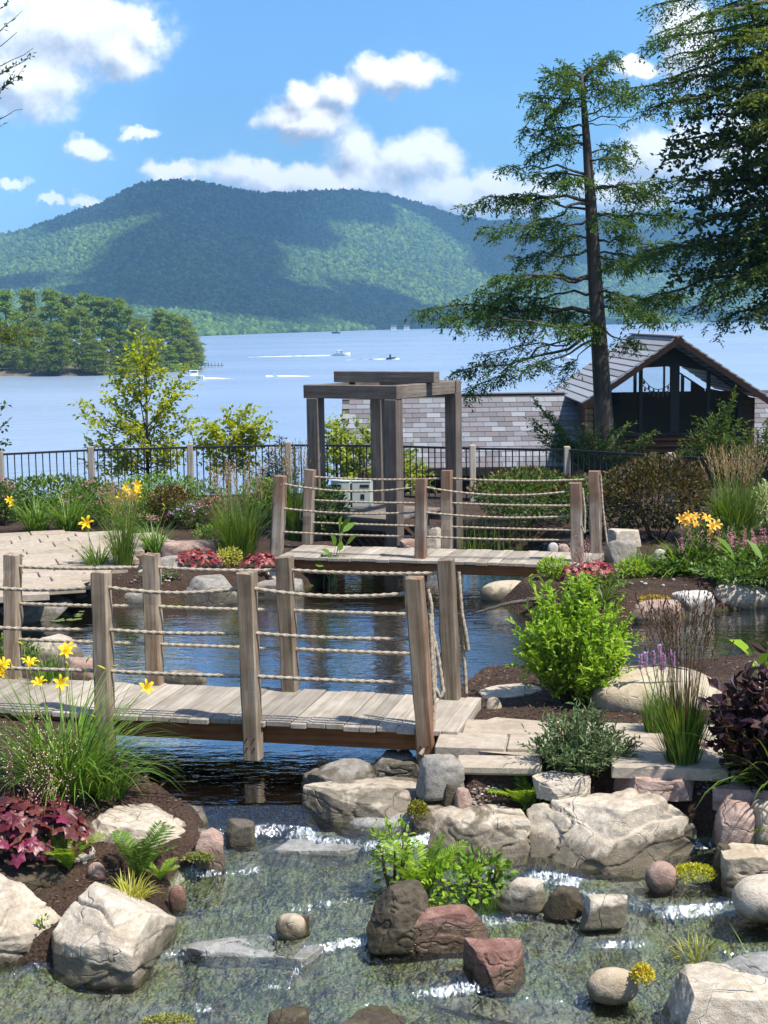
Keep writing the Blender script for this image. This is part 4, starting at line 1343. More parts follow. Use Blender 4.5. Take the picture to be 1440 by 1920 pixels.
ROCKS = [
    # foreground
    ('boulder', 70, 1606, 306, 1828, -.76, 'light', 'block', 'large pale boulder with dark wet underside in the lower left of the stream', 11, 1.15),
    ('boulder', -190, 1592, 92, 1812, -.74, 'light', 'block', 'pale boulder cut off by the left edge beside the lower stream', 12, 1.0),
    ('boulder', 138, 1478, 372, 1612, -.50, 'light', 'block', 'pale boulder with streaked side beside the red foliage', 13, 1.0),
    ('rock', 362, 1543, 424, 1610, -.5, 'pink', 'block', 'small pink rock at the right end of the streaked boulder', 14, .8),
    ('rock', 178, 1460, 304, 1494, -.42, 'tan', 'flat', 'low brown rock under the daylily leaves by the pond outlet', 15, .6),
    ('rock', 300, 1500, 392, 1548, -.45, 'grey', 'flat', 'grey rock sloping into the outlet water behind the streaked boulder', 16, .8),
    ('boulder', 556, 1405, 726, 1506, -.46, 'grey', 'block', 'grey boulder half under the nearer footbridge', 17, .7),
    ('boulder', 566, 1432, 842, 1540, -.44, 'light', 'slab', 'long pale flat slab below the nearer footbridge', 18, .66),
    ('boulder', 780, 1405, 886, 1474, -.20, 'grey', 'block', 'banded dark and pale rock under the hanging rope end', 19, .6),
    ('rock', 826, 1462, 872, 1486, -.24, 'dark', 'block', 'small brown rock wedged under the banded rock', 20, .7),
    ('rock', 848, 1470, 892, 1505, -.30, 'pink', 'block', 'small pinkish rock among the pebbles by the flat slab', 21, .7),
    ('boulder', 778, 1484, 1004, 1602, -.52, 'light', 'slab', 'pale slab just above the island plants left of the biggest boulder', 22, .95),
    ('boulder', 998, 1446, 1342, 1624, -.56, 'light', 'block', 'biggest cracked pale boulder in the right stream wall', 23, .66),
    ('boulder', 1336, 1484, 1420, 1562, -.36, 'pink', 'block', 'brown block with white patch right of the biggest boulder', 24, .7),
    ('boulder', 1360, 1556, 1500, 1655, -.56, 'tan', 'block', 'tan block low in the stream wall at the right edge', 25, .7),
    ('rock', 1414, 1488, 1500, 1556, -.34, 'tan', 'block', 'tan rock at the right edge above the low tan block', 26, .7),
    ('rock', 1156, 1434, 1318, 1474, -.14, 'pink', 'flat', 'long flat pink coping stone under the tall green grass', 27, .6),
    ('rock', 1320, 1452, 1500, 1496, -.16, 'pink', 'flat', 'flat pink coping stone under the dark purple shrub', 28, .6),
    ('rock', 1000, 1441, 1112, 1474, -.14, 'light', 'slab', 'thin pale coping stone under the feathery green perennial', 29, .8),
    ('boulder', 1384, 1622, 1540, 1712, -.58, 'light', 'round', 'rounded grey pink boulder at the right edge above the cascade', 30, .7),
    ('boulder', 1206, 1784, 1560, 1960, -.86, 'light', 'slab', 'large pale slab in the lower right corner', 31, .6),
    ('boulder', 1340, 1778, 1560, 1842, -.62, 'slate', 'flat', 'flat grey slate on the slab in the lower right corner', 32, .5),
    ('rock', 1104, 1803, 1202, 1858, -.76, 'tan', 'round', 'smooth egg shaped stone beside the yellow moss', 33, .6),
    ('boulder', 766, 1678, 920, 1758, -.68, 'red', 'block', 'reddish boulder under the plants on the stream island', 34, .6),
    ('boulder', 686, 1632, 806, 1760, -.68, 'dark', 'block', 'dark upright rock at the left of the stream island', 35, .8),
    ('rock', 854, 1746, 992, 1832, -.75, 'red', 'slab', 'flat triangular reddish slab in the stream below the island', 36, .75),
    ('rock', 514, 1706, 574, 1738, -.64, 'tan', 'round', 'small pale stone alone in mid stream', 37, .6),
    ('rock', 554, 1708, 584, 1726, -.62, 'dark', 'block', 'small dark stone behind the lone pale stone', 38, .6),
    ('rock', 926, 1638, 1028, 1684, -.58, 'light', 'block', 'mottled pale rock right of the island plants', 39, .5),
    ('rock', 1020, 1656, 1096, 1694, -.58, 'dark', 'block', 'dark brown rock between two pale ones in the cascade', 40, .5),
    ('rock', 1088, 1672, 1184, 1712, -.60, 'light', 'flat', 'streaked cream rock right of the dark one in the cascade', 41, .5),
    ('rock', 1214, 1608, 1274, 1650, -.55, 'pink', 'round', 'small pink rock in the yellow green pool', 42, .7),
    ('rock', 484, 1880, 578, 1930, -.84, 'dark', 'block', 'dark mossy rock at the bottom edge, left of the mossy mound', 43, .7),
    ('rock', 598, 1866, 800, 1960, -.86, 'dark', 'block', 'brown mossy rock mound at the bottom centre edge', 44, .7),
    ('boulder', -40, 1790, 560, 1990, -1.07, 'slate', 'flat', 'broad blue grey slab under thin water in the lower left corner', 45, .7),
    ('boulder', 330, 1590, 520, 1668, -0.71, 'slate', 'flat', 'wet grey slab in the stream right of the pink rock', 46, .8),
    ('boulder', 470, 1545, 712, 1632, -0.67, 'slate', 'flat', 'wet rounded slab at the head of the cascade', 47, .6),
    ('boulder', 1040, 1632, 1420, 1722, -0.77, 'slate', 'flat', 'long wet slab below the yellow green pool', 48, .45),
    ('boulder', 930, 1688, 1270, 1806, -0.87, 'slate', 'flat', 'wide wet grey slab in the right cascade', 49, .6),
    ('boulder', 760, 1820, 1180, 1960, -0.99, 'slate', 'flat', 'wet grey slab at the bottom right of the centre', 50, .6),
    ('boulder', 330, 1716, 640, 1838, -0.89, 'slate', 'flat', 'wet grey slab in the middle of the lower cascade', 51, .6),
    ('rock', 640, 1500, 800, 1562, -.52, 'slate', 'round', 'mossy wet rock tucked under the long pale slab', 52, .6),
    ('boulder', 676, 1400, 806, 1460, -.36, 'grey', 'slab', 'grey slab in the shade under the nearer footbridge', 53, .8),
    ('boulder', 60, 1560, 190, 1612, -.42, 'light', 'slab', 'low pale slab behind the bright left fern', 55, .7),
    ('rock', 420, 1530, 480, 1560, -.46, 'grey', 'flat', 'small grey slab at the lip of the outlet', 56, .7),
    ('rock', 1336, 1570, 1376, 1640, -.56, 'dark', 'block', 'dark narrow block right of the biggest boulder', 57, .8),
    # pond edge
    ('boulder', -160, 1096, 110, 1174, -.42, 'grey', 'slab', 'grey ledge at the left edge of the pond by the patio', 60, .8),
    ('boulder', 108, 1101, 202, 1134, -.40, 'tan', 'round', 'tan rounded boulder on the left pond edge', 61, .6),
    ('rock', 190, 1096, 232, 1132, -.40, 'red', 'round', 'brown rounded rock between the tan and white pond boulders', 62, .6),
    ('boulder', 220, 1096, 318, 1135, -.40, 'white', 'round', 'white boulder on the pond edge behind the rope rail', 63, .6),
    ('boulder', 322, 1070, 458, 1136, -.40, 'grey', 'block', 'large grey boulder on the pond edge below the red foliage', 64, .6),
    ('rock', 450, 1060, 532, 1098, -.30, 'light', 'round', 'pale rock under the red foliage left of the farther footbridge', 65, .6),
    ('boulder', 440, 1076, 604, 1124, -.40, 'grey', 'block', 'grey boulder at the left foot of the farther footbridge', 66, .5),
    ('boulder', 292, 1010, 408, 1046, -.06, 'pink', 'slab', 'pinkish layered slab at the end of the patio', 67, .5),
    ('rock', 288, 1038, 346, 1078, -.15, 'grey', 'block', 'grey rock just left of the red foliage clump', 68, .6),
    ('rock', 396, 1038, 418, 1062, -.08, 'light', 'block', 'small pale rock right of the red foliage clump', 69, .6),
    ('rock', 212, 1080, 246, 1102, -.25, 'tan', 'round', 'small tan stone above the white pond boulder', 70, .6),
    ('rock', 244, 1086, 268, 1102, -.25, 'tan', 'round', 'smaller tan stone right of the small tan stone', 71, .6),
    ('rock', 254, 1066, 280, 1088, -.2, 'white', 'round', 'small white stone behind the rear rope post', 72, .6),
    ('rock', 798, 980, 832, 1022, -.1, 'light', 'block', 'pale mottled rock behind the middle of the farther footbridge', 73, .6),
    ('rock', 750, 1008, 790, 1026, -.1, 'pink', 'flat', 'flat pink stone beside the pergola post', 74, .6),
    ('boulder', 1132, 988, 1206, 1020, -.05, 'light', 'flat', 'pale flat slab right of the farther footbridge', 75, .5),
    ('boulder', 1138, 1010, 1206, 1064, -.15, 'grey', 'slab', 'layered grey ledge right of the farther footbridge', 76, .5),
    ('rock', 1146, 1064, 1180, 1082, -.12, 'pink', 'flat', 'small pink flat stone below the layered ledge', 77, .5),
    ('rock', 1230, 1064, 1280, 1080, -.12, 'tan', 'flat', 'flat tan stone in front of the pink plumes', 78, .5),
    ('rock', 1028, 1016, 1048, 1032, -.04, 'white', 'round', 'small white stone at the right rear of the farther footbridge', 79, .7),
    ('rock', 1046, 1018, 1068, 1032, -.04, 'pink', 'round', 'small pink stone beside the small white stone', 80, .7),
    ('rock', 1228, 1028, 1250, 1040, -.04, 'white', 'round', 'little pale stone left of the yellow daylilies', 81, .7),
    ('boulder', 904, 1082, 1008, 1128, -.40, 'tan', 'round', 'smooth tan boulder right of the farther footbridge water', 82, .7),
    ('rock', 985, 1110, 1068, 1152, -.42, 'grey', 'block', 'dark mossy rock in front of the smooth tan boulder', 83, .6),
    ('boulder', 1162, 1116, 1292, 1172, -.42, 'pink', 'block', 'grey pink boulder on the right pond edge', 84, .6),
    ('rock', 1252, 1102, 1350, 1160, -.42, 'white', 'slab', 'white streaked rock behind the brown grass stems', 85, .7),
    ('boulder', 1322, 1082, 1450, 1146, -.42, 'light', 'round', 'big beige boulder on the far right pond edge', 86, .6),
    ('boulder', 868, 1276, 1036, 1332, -.18, 'light', 'flat', 'flat cream stone at the right end of the nearer footbridge', 87, .8),
    ('rock', 910, 1304, 942, 1334, -.12, 'tan', 'round', 'small brown stone touching the bridge end', 88, .7),
    ('boulder', 1112, 1222, 1376, 1348, -.14, 'tan', 'round', 'large tan boulder behind the tall green grass', 89, .8),
    ('rock', 40, 1184, 160, 1240, -.40, 'light', 'block', 'pale rock behind the yellow lilies left of the bridge', 90, .6),
    ('rock', 96, 1222, 206, 1284, -.36, 'pink', 'flat', 'pinkish flat rock between the rear posts', 91, .6),
    ('rock', 296, 1250, 392, 1284, -.42, 'light', 'flat', 'pale flat stone in the pond behind the bridge deck', 92, .6),
    ('rock', -60, 1610, 140, 1660, -.5, 'dark', 'flat', 'dark stone under the red foliage at the left edge', 93, .6),
    ('rock', 160, 1612, 196, 1640, -.5, 'pink', 'round', 'small brown pebble rock between the two left ferns', 94, .7),
    ('rock', 314, 1655, 348, 1690, -.6, 'red', 'round', 'small reddish stone at the foot of the yellow grass', 95, .7),
]
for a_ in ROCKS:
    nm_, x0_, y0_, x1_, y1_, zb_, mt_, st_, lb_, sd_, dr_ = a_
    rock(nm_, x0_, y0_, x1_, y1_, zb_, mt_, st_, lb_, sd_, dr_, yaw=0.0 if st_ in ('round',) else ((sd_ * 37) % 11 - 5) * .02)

# pebbles
rng = np.random.default_rng(77)
bmi = bmesh.new(); bmesh.ops.create_icosphere(bmi, subdivisions=2, radius=1)
I2V = np.array([v.co[:] for v in bmi.verts]); I2F = np.array([[v.index for v in f.verts] for f in bmi.faces]); bmi.free()
m, n = newmat('pebble_stone')
rnd = n('ShaderNodeNewGeometry').outputs['Random Per Island']
out(n, n('ShaderNodeBsdfPrincipled', {'Base Color': n.ramp(rnd, [(0, (.06, .05, .04)), (.4, (.14, .11, .09)), (.7, (.20, .15, .125)), (.9, (.26, .24, .21)), (1, (.38, .36, .33))]), 'Roughness': .8}))
PEB = m


def pebbles(boxes, label, nper, rr_):
    mm = M()
    for (x0_, y0_, x1_, y1_) in boxes:
        for _ in range(nper):
            g_ = G(rng.uniform(x0_, x1_), rng.uniform(y0_, y1_))
            r_ = rng.uniform(*rr_)
            mm.add(I2V * r_ * np.array([rng.uniform(.8, 1.3), rng.uniform(.8, 1.2), rng.uniform(.5, .8)]) + np.array(g_) + np.array([0, 0, r_ * .3]), f3=I2F)
    ob('pebbles', mm.mesh('pebbles', PEB, True), kind='stuff', label=label, cat='pebbles')


pebbles([(700, 1425, 800, 1450), (840, 1470, 960, 1512), (1180, 1460, 1330, 1490)], 'loose mixed pebbles on the bank below the nearer footbridge', 90, (.006, .018))
pebbles([(1010, 1020, 1100, 1036), (1150, 1030, 1300, 1100), (240, 1060, 330, 1100)], 'small stones along the pond edge beds', 40, (.015, .04))

# driftwood
DRIFT = woodmat('driftwood', [(.035, .028, .02), (.10, .085, .065), (.19, .165, .135)], 'x', bs=.9, scale=.6)


def log(label, pts, rad, seed, name='driftwood_log'):
    r = np.random.default_rng(seed)
    pts = np.array([tuple(p) for p in pts])
    k = 26
    s = np.linspace(0, 1, len(pts))
    u = np.linspace(0, 1, k)
    q = np.stack([np.interp(u, s, pts[:, i]) for i in range(3)], 1)
    rd = np.interp(u, np.linspace(0, 1, len(rad)), rad) * (1 + .12 * r.standard_normal(k))
    q += .25 * rd[:, None] * r.standard_normal((k, 3)) * .5
    mm = M(); tube(mm, q, rd, 9)
    return ob(name, mm.mesh(name, DRIFT, True), label=label, cat='driftwood')


log('thick weathered driftwood log on the right pond bank', [P(1060, 1110, -.3), P(1130, 1112, -.25), P(1200, 1108, -.2), P(1290, 1098, -.12)], [.03, .11, .12, .06, .03], 1)
log('thin bare stick resting on the rock at the pond edge', [P(888, 1150, -.33), P(950, 1132, -.24), P(1010, 1122, -.2), P(1080, 1100, -.2)], [.012, .022, .03, .035], 2, 'driftwood_stick')
log('thin dark twig lying across the large tan boulder', [D(1180, 1252, 12.75), D(1240, 1246, 12.7), D(1290, 1256, 12.75)], [.006, .012, .005], 3, 'driftwood_stick')
# moss pads
def moss(label, x0_, y0_, x1_, y1_, z, c1_, c2_, seed, bumpy=.02):
    r = np.random.default_rng(seed)
    c = P((x0_ + x1_) / 2, y1_, z)
    k = c.y / F
    w, h = (x1_ - x0_) * k, (y1_ - y0_) * k
    nn = 900
    a = r.uniform(0, 2 * math.pi, nn); q = np.sqrt(r.random(nn))
    Pn = np.stack([c.x + q * np.cos(a) * w / 2, c.y + h * .5 + q * np.sin(a) * h * .7, z + .6 * h * np.sqrt(np.maximum(0, 1 - q * q)) + r.uniform(0, bumpy, nn)], 1)
    Dn = r.standard_normal((nn, 3)); Dn[:, 2] = np.abs(Dn[:, 2])
    mm = M(); leaves(mm, Pn - .01, Dn, r.standard_normal((nn, 3)), r.uniform(.015, .03, nn), .012)
    ob('moss_pad', mm.mesh('moss_pad', leafmat('moss_%d' % seed, c1_, c2_, trans=.2)), label=label, cat='moss')


moss('yellow green moss hanging over the slab edge above the island', 766, 1492, 806, 1536, -.40, (.10, .11, .01), (.25, .22, .02), 1)
moss('bright yellow stonecrop cushion beside the egg shaped stone', 1190, 1802, 1232, 1844, -.70, (.42, .34, .02), (.60, .50, .05), 2)
moss('yellow stonecrop on the grey pink boulder by the log', 1185, 1110, 1265, 1132, -.22, (.30, .22, .02), (.52, .40, .05), 3)
moss('pale yellow moss at the bottom edge of the stream', 265, 1900, 370, 1925, -.83, (.20, .21, .05), (.34, .33, .10), 4)
moss('bright yellow green algae at the edge of the pool by the small pink rock', 1262, 1612, 1352, 1652, -.57, (.30, .32, .01), (.48, .46, .03), 6)
moss('pale green moss on the wet slab below the pink rock', 345, 1596, 402, 1616, -.50, (.14, .17, .04), (.26, .27, .08), 5)
# ------------------------------------------------------------------ trees
BARK = woodmat('bark_dark', [(.025, .02, .016), (.07, .056, .045), (.15, .125, .105)], 'z', bs=1.0, scale=.3)
BARKL = woodmat('bark_grey', [(.05, .045, .04), (.12, .11, .095), (.2, .18, .16)], 'z', bs=.8, scale=.5)
HEML = leafmat('hemlock_needles', (.026, .068, .016), (.058, .125, .022), (.125, .19, .035), trans=.4, rough=.6, spec=.2)
DARKL = leafmat('dark_foliage', (.013, .036, .010), (.034, .07, .015), (.085, .13, .026), trans=.38, rough=.5)
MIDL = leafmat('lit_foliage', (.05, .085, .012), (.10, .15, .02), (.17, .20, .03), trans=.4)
BIRCH = leafmat('birch_leaves', (.15, .20, .012), (.27, .33, .02), (.42, .46, .045), trans=.5)
BIRCH2 = leafmat('sapling_leaves', (.14, .20, .02), (.24, .31, .03), (.36, .42, .06), trans=.45)


def limb(p0, p1, r, k=10, sag=0.0, wob=.03):
    p0, p1 = np.array(p0, float), np.array(p1, float)
    t = np.linspace(0, 1, k)[:, None]
    p = p0 + (p1 - p0) * t
    L = np.linalg.norm(p1 - p0)
    w = np.cumsum(r.standard_normal((k, 3)) * wob * L / math.sqrt(k), 0)
    w -= t * w[-1]
    p += w
    p[:, 2] += -sag * L * (t[:, 0] ** 2 - t[:, 0]) * 1.0
    return p


def twigs(poly, cnt, la, lb, t0, r, flat=.25, ang=55, droop=.3):
    """side twigs along a limb -> list of (k,3) polylines"""
    res = []
    n_ = len(poly)
    s = np.linspace(0, 1, n_)
    for i in range(cnt):
        t = t0 + (1 - t0) * (i + r.random()) / cnt
        p = np.array([np.interp(t, s, poly[:, j]) for j in range(3)])
        d = np.array([np.interp(min(1, t + .04), s, poly[:, j]) for j in range(3)]) - np.array([np.interp(max(0, t - .06), s, poly[:, j]) for j in range(3)])
        d /= np.linalg.norm(d) + 1e-9
        side = np.cross(d, (0, 0, 1.0)); side /= np.linalg.norm(side) + 1e-9
        sg = 1 if i % 2 else -1
        a = R(ang) * r.uniform(.6, 1.25)
        v = d * math.cos(a) + sg * side * math.sin(a) + np.array([0, 0, 1]) * r.normal(0, flat)
        v /= np.linalg.norm(v)
        L = r.uniform(la, lb) * (1.15 - .6 * t)
        k = 5
        u = np.linspace(0, 1, k)[:, None]
        q = p + v * L * u
        q[:, 2] -= (u[:, 0] ** 2) * L * droop
        res.append(q)
    res.append(poly[int(n_ * .6):])
    return res


def spray(m, tw, step, L, Wd, r, ang=50, jit=.25, upn=1.0, six=False):
    """leaves in two ranks along each twig"""
    Ps, Ds, Ns = [], [], []
    for q in tw:
        seg = np.linalg.norm(np.diff(q, axis=0), axis=1)
        s = np.concatenate([[0], np.cumsum(seg)])
        k = max(2, int(s[-1] / step))
        u = np.linspace(.08, 1, k) * s[-1]
        p = np.stack([np.interp(u, s, q[:, j]) for j in range(3)], 1)
        d = nrm(np.gradient(p, axis=0) if k > 2 else np.repeat((q[-1] - q[0])[None], k, 0))
        side = nrm(np.cross(d, np.array([0, 0, 1.0])) + r.standard_normal((k, 3)) * .15)
        a = R(ang) * r.uniform(.6, 1.3, (k, 1))
        sg = np.where(np.arange(k) % 2 == 0, 1, -1)[:, None]
        dd = d * np.cos(a) + side * np.sin(a) * sg + r.standard_normal((k, 3)) * jit
        Ps.append(p); Ds.append(dd)
        Ns.append(np.array([0, 0, upn]) + r.standard_normal((k, 3)) * .45)
    Ps, Ds, Ns = np.concatenate(Ps), np.concatenate(Ds), np.concatenate(Ns)
    k = len(Ps)
    leaves(m, Ps, Ds, Ns, r.uniform(L * .6, L * 1.3, k), r.uniform(Wd * .7, Wd * 1.3, k), six=six)


def build_tree(name, label, cat, trunk, trad, limbs, leaf, bark, r, group=None, twr=.5):
    """trunk polyline + limbs [(poly, radius)], foliage mesh"""
    root = ob(name, None, label=label, cat=cat, group=group, loc=tuple(trunk[0]))
    o = Vector(trunk[0])
    sh = -np.array(o)
    mm = M(); tube(mm, np.array(trunk) + sh, trad, 10)
    ob('trunk', mm.mesh('trunk', bark, True), root)
    for poly, rad_ in limbs:
        mm = M(); tube(mm, poly + sh, np.linspace(rad_, rad_ * .18, len(poly)), 6)
        ob('limb', mm.mesh('limb', bark, True), root)
    for nm, lm, mat in leaf:
        me = lm.mesh(nm, mat)
        v = np.zeros(len(me.vertices) * 3, np.float32)
        me.vertices.foreach_get('co', v)
        v = (v.reshape(-1, 3) + sh).astype(np.float32)
        me.vertices.foreach_set('co', v.ravel())
        ob(nm, me, root)
    return root


# --- the lone hemlock right of centre
r = np.random.default_rng(12)
HY = 36.0
tp = [(1137, 900), (1133, 800), (1126, 680), (1118, 560), (1112, 460), (1107, 370), (1101, 280), (1095, 200), (1091, 140)]
trunk = np.array([tuple(D(x, y, HY)) for x, y in tp])
trad = np.array([.24, .22, .20, .175, .155, .13, .10, .07, .03])


def tat(y):
    ys_ = [t[1] for t in tp][::-1]
    return np.array([np.interp(y, ys_, trunk[::-1, j]) for j in range(3)])


LIMBS = [  # start y on trunk, tip px, tip py, depth offset, thickness, density, bare fraction
    (150, 1150, 100, .3, .04, 1.3, .1), (155, 1022, 132, -.3, .04, 1.3, .1), (165, 1172, 152, -.2, .04, 1.2, .1), (160, 1060, 118, .5, .04, 1.3, .1), (170, 1182, 178, .5, .03, .9, .3),
    (190, 990, 176, .3, .045, 1.2, .15), (180, 1050, 160, -.6, .04, 1.2, .1), (145, 1120, 108, .1, .03, 1.4, .05), (200, 1010, 200, -.6, .04, 1.2, .15), (215, 1195, 184, .2, .035, .25, .6), (232, 1165, 238, -.2, .025, .1, .7), (228, 1205, 215, .4, .025, .15, .7),
    (235, 988, 242, -.2, .045, 1.1, .2), (255, 1030, 258, .6, .04, 1.1, .15), (275, 990, 285, .2, .045, 1.0, .25), (290, 1178, 276, .3, .04, 1.1, .25), (300, 1170, 300, -.4, .04, 1.1, .25),
    (330, 938, 314, -.3, .05, .45, .55), (335, 1010, 325, .7, .045, 1.1, .25), (345, 1060, 342, -.9, .04, 1.2, .15), (360, 1250, 370, .2, .055, 1.2, .2), (350, 1230, 335, -.5, .045, 1.1, .25),
    (385, 866, 388, .1, .065, 1.0, .25), (380, 905, 425, -.8, .055, .9, .3), (395, 940, 372, .8, .05, .9, .3), (405, 1275, 398, .5, .06, 1.2, .2), (410, 995, 432, -.5, .045, 1.0, .25), (395, 1180, 420, -1.0, .045, 1.2, .15),
    (440, 1265, 455, -.2, .05, 1.1, .25), (450, 1035, 452, .9, .04, 1.0, .2), (470, 962, 482, -.3, .055, .9, .3), (465, 1225, 475, .9, .045, 1.0, .25), (480, 1180, 495, -.8, .04, 1.1, .2),
    (520, 888, 548, .2, .07, 1.0, .35), (525, 930, 520, -.9, .06, .9, .35), (545, 925, 570, .8, .05, 1.1, .3), (560, 1278, 556, .0, .055, 1.2, .25), (575, 1240, 596, -.7, .05, 1.1, .25), (555, 1200, 572, -1.1, .045, 1.2, .15),
    (600, 782, 584, .2, .075, 1.15, .3), (605, 830, 600, -.8, .06, 1.1, .3), (590, 900, 588, .9, .055, 1.1, .25), (615, 852, 698, -.3, .06, .6, .5), (618, 905, 668, .6, .05, .5, .45), (625, 880, 735, .2, .04, .45, .6), (600, 1060, 610, -1.2, .045, 1.2, .15),
    (630, 985, 690, -.8, .045, .6, .45), (615, 1190, 640, .4, .04, .8, .4), (590, 1050, 590, 1.2, .045, 1.2, .15), (640, 1040, 690, .5, .03, .5, .5)]
lm = M(); limbs = []
for (ys_, tx, ty, dz, th, den, bare) in LIMBS:
    p1 = np.array(D(tx, ty, HY + dz * 1.1))
    pl = limb(tat(ys_), p1, r, 12, sag=.10 if ty < ys_ + 40 else -.12, wob=.075)
    limbs.append((pl, th * .75))
    Lm = np.linalg.norm(p1 - tat(ys_))
    cnt = int((6 + Lm * 11) * den * .9)
    tw = twigs(pl, int(cnt * 1.05), .16, .70, bare, r, flat=.42, ang=58, droop=.5)
    tw2 = []
    for q in tw[:-1]:
        tw2 += twigs(q, 3, .12, .32, .3, r, flat=.35, droop=.5)[:-1]
    spray(lm, [q for q in tw + tw2 if r.random() < .86], .029, .12, .037, r, jit=.4)
build_tree('hemlock_tree', 'tall open hemlock with dark trunk standing beside the boathouse', 'tree', trunk, trad, limbs, [('crown', lm, HEML)], BARK, r)

# --- the big tree hanging in from the right edge
r = np.random.default_rng(31)
TY = 30.0
tp2 = [(1600, 1010), (1590, 700), (1570, 300), (1550, -100), (1540, -400)]
trunk2 = np.array([tuple(D(x, y, TY)) for x, y in tp2])


def tat2(y):
    ys_ = [t[1] for t in tp2][::-1]
    return np.array([np.interp(y, ys_, trunk2[::-1, j]) for j in range(3)])


lm1, lm2, lm3 = M(), M(), M(); limbs = []
L2 = [(-60, 1225, 10, 0), (-20, 1240, 60, -1), (20, 1215, 80, 1), (60, 1250, 110, 0), (90, 1240, 150, .6), (120, 1180, 165, 0), (150, 1260, 190, -1), (170, 1215, 205, .5), (200, 1300, 220, 1), (-120, 1290, -40, .5), (-60, 1330, 30, 1),
      (10, 1320, 90, -.6), (60, 1340, 140, 1), (240, 1250, 300, -.5), (280, 1262, 262, .5), (300, 1300, 330, -1), (330, 1270, 380, .5), (360, 1300, 420, -.5), (340, 1340, 350, 1), (260, 1350, 280, -1.2), (400, 1290, 455, .3),
      (430, 1200, 470, -.3), (440, 1180, 500, .6), (420, 1340, 470, .5), (450, 1260, 520, -.5), (470, 1330, 500, 1), (480, 1210, 560, .2), (500, 1290, 585, -.3), (500, 1350, 600, .4), (520, 1410, 590, -.6), (420, 1390, 440, -1), (380, 1400, 380, 1),
      (200, 1390, 200, -1), (100, 1400, 120, 1), (30, 1400, 30, -1), (-80, 1400, -60, 0), (300, 1420, 300, -1.5), (150, 1420, 240, -1.8), (480, 1440, 520, .5), (350, 1230, 345, 1), (460, 1340, 540, -.8)]
for i, (ys_, tx, ty, dz) in enumerate(L2):
    p1 = np.array(D(tx, ty, TY + dz * 1.2))
    pl = limb(tat2(ys_), p1, r, 14, sag=.10, wob=.04)
    limbs.append((pl, .07))
    Lm = np.linalg.norm(p1 - tat2(ys_))
    dense = (180 < ty < 540 and tx > 1235) or tx > 1380
    if dense:
        tw = twigs(pl, int(Lm * 18), .4, 1.0, .08, r, flat=.6, droop=.25)
        spray(lm1, tw, .045, .13, .085, r, jit=.6, six=False)
    else:
        tw = twigs(pl, int(Lm * (20 if tx > 1300 else 14)), .3, .8, .10, r, flat=.3, droop=.45)
        tw2 = []
        for q in tw[:-1]:
            tw2 += twigs(q, 3, .15, .3, .3, r, flat=.2, droop=.4)[:-1]
        spray(lm2, tw + tw2, .036, .10, .034, r, jit=.35)
for k, (ys_, tx, ty, dz) in enumerate([(60, 1395, 75, -2.4), (100, 1405, 130, -2.6), (150, 1400, 185, -2.5), (190, 1412, 240, -2.4), (50, 1420, 60, -2.3)]):  # sunlit leaf group, the sun painted in as a brighter green
    pl = limb(tat2(ys_), np.array(D(tx, ty, TY + dz)), r, 12, sag=.1, wob=.03)
    limbs.append((pl, .05))
    spray(lm3, twigs(pl, 26, .3, .7, .3, r, flat=.4, droop=.35), .035, .12, .05, r, jit=.45)
build_tree('overhanging_tree', 'big dark tree hanging in from the right edge', 'tree', trunk2, np.array([.42, .38, .34, .28, .2]), limbs, [('crown', lm1, DARKL), ('needle_sprays', lm2, HEML), ('lit_foliage', lm3, MIDL)], BARK, r)

# --- bare twigs and leaves entering at the upper left
r = np.random.default_rng(8)
t3 = np.array([tuple(D(x, y, 16)) for x, y in [(-180, 1300), (-170, 700), (-150, 200), (-150, -200)]])
lmA = M(); limbs = []
for (sy, tx, ty, den) in [(60, 12, 10, 1), (90, 42, 20, .8), (100, 58, 105, .8), (140, 62, 90, .1), (170, 44, 128, .9), (200, 30, 150, 1), (210, 42, 205, .05), (230, 5, 235, .7), (150, 30, 120, 1), (60, 32, 60, .1)]:
    p0 = np.array(D(-155, sy + 60, 16))
    p1 = np.array(D(tx, ty, 16 + r.uniform(-.3, .3)))
    pl = limb(p0, p1, r, 14, sag=-.25, wob=.05)
    limbs.append((pl, .014))
    tw = twigs(pl, 10, .06, .16, .5, r, flat=.5, ang=40, droop=0)
    for q in tw[:6]:
        limbs.append((q, .003))
    if den > .3:
        spray(lmA, [q for q in tw if r.random() < den * .75], .03, .062, .03, r, jit=.5)
build_tree('bare_twig_tree', 'sparse leafy twigs entering at the upper left edge', 'tree', t3, np.array([.16, .14, .12, .1]), limbs, [('leaves', lmA, DARKL)], BARK, r)

# --- pine bough and leafy sprigs at the left edge
t4 = np.array([tuple(D(x, y, 20)) for x, y in [(-160, 1150), (-150, 800), (-140, 560), (-140, 400)]])
lmB = M(); limbs = []
for (sy, tx, ty) in [(600, 78, 628), (610, 60, 645), (600, 30, 632), (590, 50, 618), (620, 10, 640)]:
    pl = limb(np.array(D(-142, sy, 20)), np.array(D(tx, ty, 20)), r, 12, sag=.05)
    limbs.append((pl, .02))
    spray(lmB, twigs(pl, 26, .1, .26, .4, r, flat=.4, droop=.1), .018, .07, .016, r, ang=40, jit=.4)
build_tree('pine_bough_tree', 'yellow green pine bough reaching in at the left edge over the water', 'tree', t4, np.array([.14, .12, .1, .07]), limbs, [('needles', lmB, MIDL)], BARK, r)
t5 = np.array([tuple(D(x, y, 26)) for x, y in [(-60, 960), (-55, 850), (-50, 770), (-48, 720)]])
lmC = M(); limbs = []
